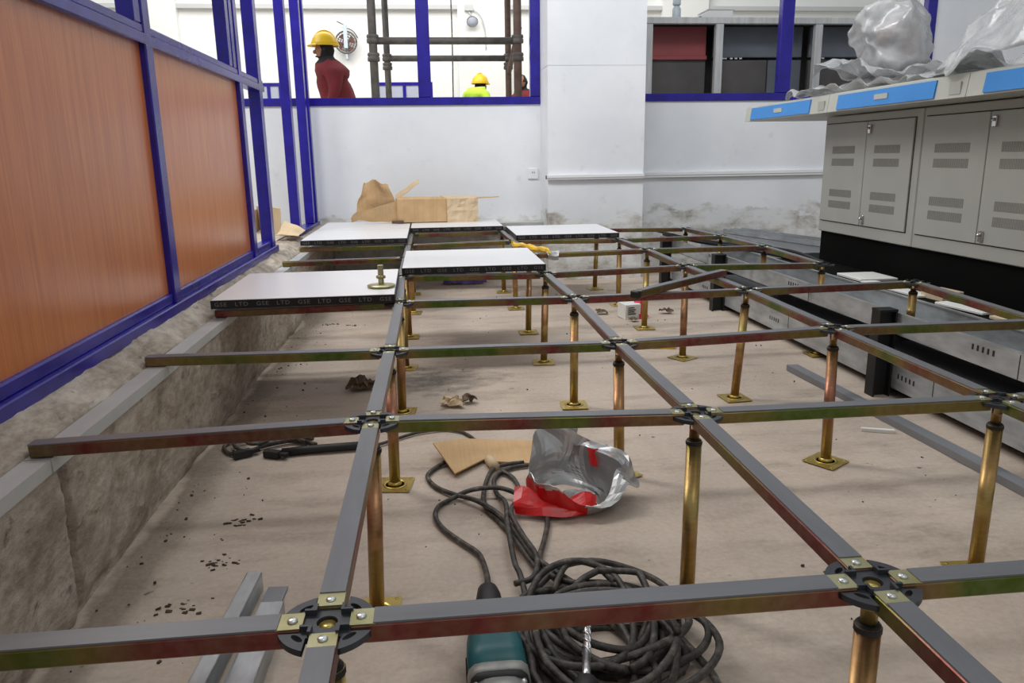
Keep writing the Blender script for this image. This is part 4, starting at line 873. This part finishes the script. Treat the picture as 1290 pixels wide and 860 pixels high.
# ------------------------------------------------------------------ the hall behind the windows
HF = 0.412
sc = thing('scaffold_tower', 'grey tube scaffold tower standing behind the left window', 'scaffold', (0.32, 6.6, HF))
FR = ((-0.277, 6.0), (0.908, 6.0)); BK = ((-0.22, 7.2), (0.955, 7.2))
for (x, y), r in ((FR[0], 0.034), (FR[1], 0.034), (BK[0], 0.030), (BK[1], 0.030)):
    m = MB(); m.tube([(x, y, HF), (x, y, 3.4)], r, 12); p = m.build('upright_tube', 'scaffrust' if x > 0.5 else 'scaff', sc)
    for z in ((1.80, 1.66) if y < 6.5 else (1.80, 1.72)):
        q = MB(); q.lathe([(r, -0.035), (r + 0.016, -0.03), (r + 0.016, 0.0), (r + 0.008, 0.004), (r + 0.016, 0.012), (r + 0.014, 0.032), (r, 0.036)], 12, (x, y, z)); q.build('coupler', 'scaff', p)
for a, c, z in ((FR[0], FR[1], 1.787), (BK[0], BK[1], 1.793), (FR[0], BK[0], 2.6), (FR[1], BK[1], 2.6), (FR[0], FR[1], 2.7)):
    m = MB(); m.tube([(a[0], a[1], z), (c[0], c[1], z)], 0.029, 10); m.build('ledger_tube', 'scaff', sc)
m = MB(); m.tube([(BK[1][0], 7.17, 1.66), (0.97, 6.4, 1.95)], 0.026, 10); m.build('brace_tube', 'scaffrust', sc)

# low blue-framed glazing in front of the far wall
for x0, x1, lab in ((-0.62, 0.26, 'low blue framed glazing behind the scaffold'), (-2.45, -2.05, 'low blue framed glazing seen through the doorway frame')):
    t = thing('low_partition', lab, 'partition', ((x0 + x1) / 2, 12.0, HF), 'low blue glazed partitions')
    sx = 12.72 / 13.72
    for z in (HF, 1.30, 1.96):
        m = MB(); m.box((x0, 11.98, z), (x1, 12.02, z + 0.05)); m.build('rail', 'blue', t)
    n = 2
    for k in range(n + 1):
        xx = x0 + (x1 - x0 - 0.05) * k / n; m = MB(); m.box((xx, 11.975, HF), (xx + 0.05, 12.025, 2.01)); m.build('post', 'blue', t)
    for k in range(n):
        xx = x0 + 0.05 + (x1 - x0 - 0.05) * k / n; w = (x1 - x0 - 0.05) / n - 0.05
        m = MB(); m.box((xx, 11.99, 1.35), (xx + w, 12.0, 1.96)); m.build('pane', 'pane', t)
        m = MB(); m.box((xx, 11.99, HF + 0.05), (xx + w, 12.0, 1.30)); m.build('lower_panel', 'pane', t)
# wall fan
f = thing('wall_fan', 'round wall fan with bracket on the far white wall', 'fan', (-1.115, 12.95, 2.45))
m = MB()
for rad in (0.17, 0.13, 0.09, 0.05):
    m.tube([(-1.115 + rad * math.cos(k * math.pi / 12), 12.84, 2.714 + rad * math.sin(k * math.pi / 12)) for k in range(25)], 0.008 if rad < 0.16 else 0.014, 5)
for k in range(16): m.tube([(-1.115, 12.835, 2.714), (-1.115 + 0.17 * math.cos(k * math.pi / 8), 12.84, 2.714 + 0.17 * math.sin(k * math.pi / 8))], 0.004, 4)
m.build('guard', 'scaff', f)['kind'] = 'stuff'
for k in range(4):
    a = k * math.pi / 2 + 0.4; m = MB(); m.grid(lambda u, v: (-1.115 + math.cos(a + (v - 0.5) * 0.9 * (0.4 + u)) * (0.03 + 0.115 * u), 12.885 + 0.03 * (v - 0.5), 2.714 + math.sin(a + (v - 0.5) * 0.9 * (0.4 + u)) * (0.03 + 0.115 * u)), 4, 4)
    solid(m.build('blade', 'redpanel', f), 0.004)
m = MB(); m.box((-1.145, 12.80, 2.62), (-1.085, 12.85, 2.98)); m.box((-1.13, 12.84, 2.46), (-1.10, 12.99, 2.56)); m.box((-1.14, 12.86, 2.55), (-1.09, 12.99, 2.72)); m.build('bracket', 'paleblue', f)
m = MB(); m.tube(catmull([(-1.11, 12.93, 2.95), (-1.0, 12.95, 2.9), (-0.93, 12.97, 2.8)], 6), 0.008, 5); m.tube([(-1.09, 12.93, 2.97), (-1.25, 12.94, 3.05)], 0.008, 5); m.build('wire', 'cable', f)
# spotlight on the pilaster
l = thing('spot_lamp', 'small round floodlight hanging on the far pilaster', 'lamp', (0.955, 12.8, 2.95))
m = MB(); m.lathe([(0.03, 0.0), (0.085, 0.08), (0.095, 0.10), (0.095, 0.115)], 16, (0.955, 12.80, 3.085), (0, -0.75, -0.65)); m.build('reflector', 'scaff', l)
m = MB(); m.lathe([(0.0, 0.0), (0.088, 0.001), (0.088, 0.006), (0.0, 0.007)], 16, (0.955, 12.713, 3.010), (0, -0.75, -0.65)); m.build('glass_face', 'pane', l)
m = MB(); m.tube([(0.955, 12.82, 3.09), (0.90, 12.84, 3.22)], 0.014, 6); m.box((0.84, 12.80, 3.20), (0.98, 12.86, 3.29)); m.build('bracket', 'hallgrey', l)
m = MB(); m.tube(catmull([(0.98, 12.83, 3.22), (1.10, 12.83, 3.12), (1.17, 12.84, 2.9), (1.18, 12.84, 2.6)], 6), 0.009, 5); m.build('wire', 'hallgrey', l)
m = MB(); m.tube(catmull([(0.60, 12.4, 3.6), (0.605, 12.4, 2.7), (0.59, 12.4, 1.5), (0.60, 12.4, HF)], 6), 0.012, 6); tag(rebase(m.build('hanging_cable', 'cable')), 'thin dark cable hanging straight down behind the window', 'cable')

# timber crate rack behind the right window
c = thing('timber_rack', 'grey timber crate rack with dark panels behind the right window', 'rack', (2.9, 5.75, HF))
CX0, CX1, CY, CYB = 1.66, 4.1, 5.5, 6.0
for x in (1.885, 2.455, 3.275, 4.05):
    m = MB(); m.box((x - 0.03, CY, HF), (x + 0.03, CY + 0.05, 1.845), bev=0.003); m.build('upright', 'timber', c)
m = MB(); m.box((CX0, CY - 0.006, 1.845), (CX1, CY + 0.055, 1.892), bev=0.003); m.build('top_rail', 'timber', c)
m = MB(); m.box((CX0, CY, 1.05), (CX1, CY + 0.05, 1.10)); m.build('lower_rail', 'timber', c)
m = MB(); m.box((CX0, CY + 0.055, 1.87), (CX1, CYB, 1.885)); m.build('top_board', 'darkbrown', c)
for x0, x1, z0, z1, mt in ((1.92, 2.425, 1.63, 1.86, 'redpanel'), (2.49, 3.245, 1.62, 1.86, 'darkpanel'), (3.31, 4.02, 1.62, 1.86, 'darkpanel'), (1.92, 2.425, HF + 0.02, 1.61, 'darkbrown'), (2.49, 2.95, HF + 0.02, 1.60, 'darkbrown'), (2.96, 3.245, HF + 0.02, 1.60, 'darkpanel'), (3.31, 4.02, HF + 0.02, 1.60, 'darkbrown')):
    m = MB(); m.box((x0, 5.72, z0), (x1, 5.76, z1), bev=0.004); m.build('back_panel', mt, c)
m = MB(); m.box((CX0, CYB - 0.02, HF), (CX1, CYB, 1.87)); m.build('back_board', 'darkbrown', c)
m = MB(); m.box((1.92, 5.69, 1.60), (2.425, 5.73, 1.632), bev=0.004); m.build('red_ledge', 'redpanel', c)
m = MB(); m.box((CX0, CY, HF), (CX0 + 0.03, CYB, 1.86)); m.build('side_board', 'timber', c)
for x in (2.56, 2.58, 2.63, 2.67, 2.71, 3.42):
    m = MB(); m.box((x, 5.715, 1.607), (x + 0.022, 5.72, 1.618)); m.build('label_tag', 'whitepart', c)
t = thing('bottle', 'pale plastic bottle standing on top of the timber rack', 'bottle', (2.135, 5.62, 1.885))
m = MB(); m.lathe([(0.032, 0), (0.034, 0.01), (0.034, 0.085), (0.026, 0.1), (0.014, 0.112)], 16, (2.135, 5.62, 1.885)); m.build('bottle_body', 'paleblue', t)
m = MB(); m.lathe([(0.026, 0.112), (0.032, 0.12), (0.032, 0.15), (0.02, 0.158), (0.0, 0.158)], 16, (2.135, 5.62, 1.885)); m.build('bottle_cap', 'paleblue', t)
t = thing('white_carton', 'white box with chamfered side on top of the timber rack', 'box', (2.48, 5.72, 1.885))
m = MB(); m.prism([(2.34, 1.886), (2.34, 1.93), (2.40, 1.965), (2.60, 1.965), (2.60, 1.886)], 'y', 5.62, 5.85); m.build('box_body', 'hallwall', t)
m = MB(); m.box((2.39, 5.615, 1.965), (2.61, 5.855, 1.972)); m.build('lid', 'hallgrey', t)
m = MB(); m.tube(catmull([(2.29, 5.60, 1.893), (2.32, 5.59, 1.905), (2.36, 5.60, 1.892), (2.42, 5.59, 1.893)], 5), 0.008, 6); tag(rebase(m.build('dark_cord', 'cable')), 'short dark cord lying before the white box', 'cord')

# ------------------------------------------------------------------ people
def person(label, loc, rotz, H, suit, head_mat, helmet=True, sleeves=None, lean=0.0, hunch=0.0, bulk=1.15):
    k = H / 1.75
    V = []; E = []; Rr = []
    def v(p, r): V.append(Vector(p) * k); Rr.append(r * k); return len(V) - 1
    def e(a, bb): E.append((a, bb))
    pel = v((0, 0, 0.95), 0.19); sp = v((0, 0.005 + lean * 0.15, 1.13), 0.23); ch = v((0, lean * 0.35, 1.30), 0.245); nb = v((0, 0.01 + lean * 0.55, 1.44), 0.10); hu = hunch
    nk = v((0, 0.02 + lean * 0.65, 1.50 - hu * 0.6), 0.056); hd = v((0, 0.035 + lean * 0.75, 1.59 - hu), 0.092); hc = v((0, 0.025 + lean * 0.8, 1.67 - hu), 0.085)
    for a, bb in ((pel, sp), (sp, ch), (ch, nb), (nb, nk), (nk, hd), (hd, hc)): e(a, bb)
    hands = []
    for s in (-1, 1):
        sh = v((s * 0.175, lean * 0.4, 1.38), 0.125); el = v((s * 0.265, -0.03 + lean * 0.5, 1.12), 0.068); wr = v((s * 0.25, 0.10 + lean * 0.7, 0.90), 0.034); pm = v((s * 0.245, 0.135 + lean * 0.7, 0.84), 0.036)
        e(nb, sh); e(sh, el); e(el, wr); e(wr, pm); hands.append(V[pm].copy())
        for i, (dx, l1) in enumerate(((-0.024, 0.036), (-0.008, 0.042), (0.008, 0.040), (0.024, 0.032))):
            a = v((s * 0.245 + dx * 0.4, 0.160 + dx + lean * 0.7, 0.805), 0.010); bb = v((s * 0.240 + dx * 0.3, 0.172 + dx + lean * 0.7, 0.805 - l1), 0.009); c3 = v((s * 0.232 + dx * 0.2, 0.168 + dx + lean * 0.7, 0.805 - 1.8 * l1), 0.008)
            e(pm, a); e(a, bb); e(bb, c3)
        a = v((s * 0.215, 0.165 + lean * 0.7, 0.845), 0.011); bb = v((s * 0.205, 0.185 + lean * 0.7, 0.815), 0.009); e(pm, a); e(a, bb)
        hp = v((s * 0.095, 0, 0.90), 0.10); kn = v((s * 0.105, 0.02, 0.50), 0.068); an = v((s * 0.11, -0.02, 0.09), 0.046); to = v((s * 0.125, 0.15, 0.045), 0.042); he = v((s * 0.108, -0.06, 0.045), 0.038)
        e(pel, hp); e(hp, kn); e(kn, an); e(an, to); e(an, he)
    me = bpy.data.meshes.new('skeleton'); me.from_pydata(V, E, [])
    o = bpy.data.objects.new('skeleton', me); COL.objects.link(o)
    md = o.modifiers.new('skin', 'SKIN'); md.use_smooth_shade = True
    if not me.skin_vertices: me.skin_vertices.new()
    for i, sv in enumerate(me.skin_vertices[0].data): sv.radius = (Rr[i], Rr[i]); sv.use_root = (i == 0)
    ss = o.modifiers.new('sub', 'SUBSURF'); ss.levels = 1; ss.render_levels = 1
    body = evalmesh(o, 'person_body'); bpy.data.objects.remove(o); bpy.data.meshes.remove(me)
    bm = bmesh.new(); bm.from_mesh(body)
    tv = [q_ for q_ in bm.verts if q_.co.z > 0.98 * k and q_.co.z < 1.47 * k and abs(q_.co.x) < 0.34 * k]
    for _ in range(7): bmesh.ops.smooth_vert(bm, verts=tv, factor=0.5, use_axis_x=True, use_axis_y=True, use_axis_z=True)
    for q_ in tv: q_.co.y = lean * 0.3 + (q_.co.y - lean * 0.3) * bulk
    # nose and ears
    hy = V[hd].y
    def blob(c, r): bmesh.ops.create_icosphere(bm, subdivisions=2, radius=1, matrix=Matrix.Translation(Vector(c)) @ Matrix.Diagonal((r[0], r[1], r[2], 1)))
    blob((0, hy, (1.60 - hu) * k), (0.083, 0.102, 0.122))
    blob((0, hy + 0.105 * k, (1.585 - hu) * k), (0.014, 0.022, 0.022)); 
    for s in (-1, 1): blob((s * 0.090 * k, hy, (1.60 - hu) * k), (0.012, 0.02, 0.03))
    blob((0, hy + 0.090 * k, (1.538 - hu) * k), (0.026, 0.014, 0.008))
    bm.to_mesh(body); bm.free()
    body.materials.clear()
    for n in (suit, 'skin', head_mat, sleeves or suit, 'darkcloth'): body.materials.append(MAT[n])
    for p in body.polygons:
        p.use_smooth = True; c = p.center / k; i = 0
        if c.z > 1.485 or ((c - Vector((0, hy / k, 1.60 - hu))).length < 0.135 and c.z > 1.455 - hu):
            i = 1 if (c.y - hy / k > 0.045 and 1.50 - hu < c.z < 1.68 - hu and (head_mat != 'darkcloth' or abs(c.x) < 0.065 and c.z > 1.545 - hu)) else 2
        elif any((p.center - h_).length < 0.115 * k for h_ in hands): i = 1
        elif abs(c.x) > 0.20 and c.z > 0.85: i = 3
        elif c.z < 0.10: i = 4
        p.material_index = i
    t = thing('person', label, 'person', loc, None, rotz)
    bo = obj('person_body', body, None, t)
    ey = MB()
    for s in (-1, 1): ey.lathe([(0.0, 0), (0.009, 0.002), (0.0, 0.006)], 8, (s * 0.032 * k, hy + 0.098 * k, (1.615 - hu) * k), (0, 1, 0))
    ey.build('eyes', 'blackrubber', t, local=True)
    if helmet:
        hz = (1.655 - hu) * k
        m = MB(); prof = [(0.132, 0.0), (0.134, 0.012)] + [(0.128 * math.cos(a), 0.012 + 0.125 * math.sin(a)) for a in (0.15, 0.4, 0.7, 1.0, 1.25, 1.5)] + [(0.0, 0.138)]
        m.lathe(prof, 24, (0, 0, 0))
        for vv in m.bm.verts: vv.co = Vector((vv.co.x * 0.90, vv.co.y * 1.08, vv.co.z))
        m.tube([(0, -0.115 * math.cos(a_), 0.020 + 0.124 * math.sin(a_)) for a_ in [0.5 + i_ * 0.214 for i_ in range(11)]], 0.010, 6)
        hh = m.build('hard_hat', 'yellow', t, local=True); hh.location = (0, hy - 0.005, hz); hh.rotation_euler = (0.0, 0, 0)
        m = MB()
        m.grid(lambda u, w: (0.125 * 0.92 * math.sin((u - 0.5) * 2.2) * (1 + 0.10 * w), (0.135 * math.cos((u - 0.5) * 2.2)) + 0.05 * w * math.cos((u - 0.5) * 2.6), 0.010 - 0.02 * w), 14, 3, True)
        br = m.build('brim', 'yellow', hh, local=True); solid(br, 0.005)
        m = MB(); m.tube([(0.118 * math.cos(a), -0.002 + 0.142 * math.sin(a), -0.004) for a in [i * math.pi / 12 for i in range(25)]], 0.008, 6); m.build('rim_band', 'yellow', hh, local=True)
    return t, bo, k
p1, b1, k1 = person('worker in maroon coverall, black hood and yellow hard hat, facing left', (-0.77, 8.0, HF), math.pi / 2 + 0.1, 1.70, 'maroon', 'darkcloth', True, lean=0.13, bulk=1.5)
m = MB(); m.box((-0.16, 0.128, 1.30), (-0.09, 0.152, 1.32), rot=(0.1, 0, 0.2), bev=0.003); m.build('pocket_badge', 'whitepart', p1, local=True)
p2, b2, k2 = person('worker in lime hi-vis vest and yellow hard hat behind the sill', (0.84, 11.3, HF), -0.75, 1.74, 'hivis', 'darkcloth', True, sleeves=None, lean=0.22, hunch=0.12)
p3, b3, k3 = person('bareheaded worker in maroon half hidden by the scaffold tube', (1.60, 11.3, HF), 2.6, 1.66, 'maroon', 'darkcloth', False)
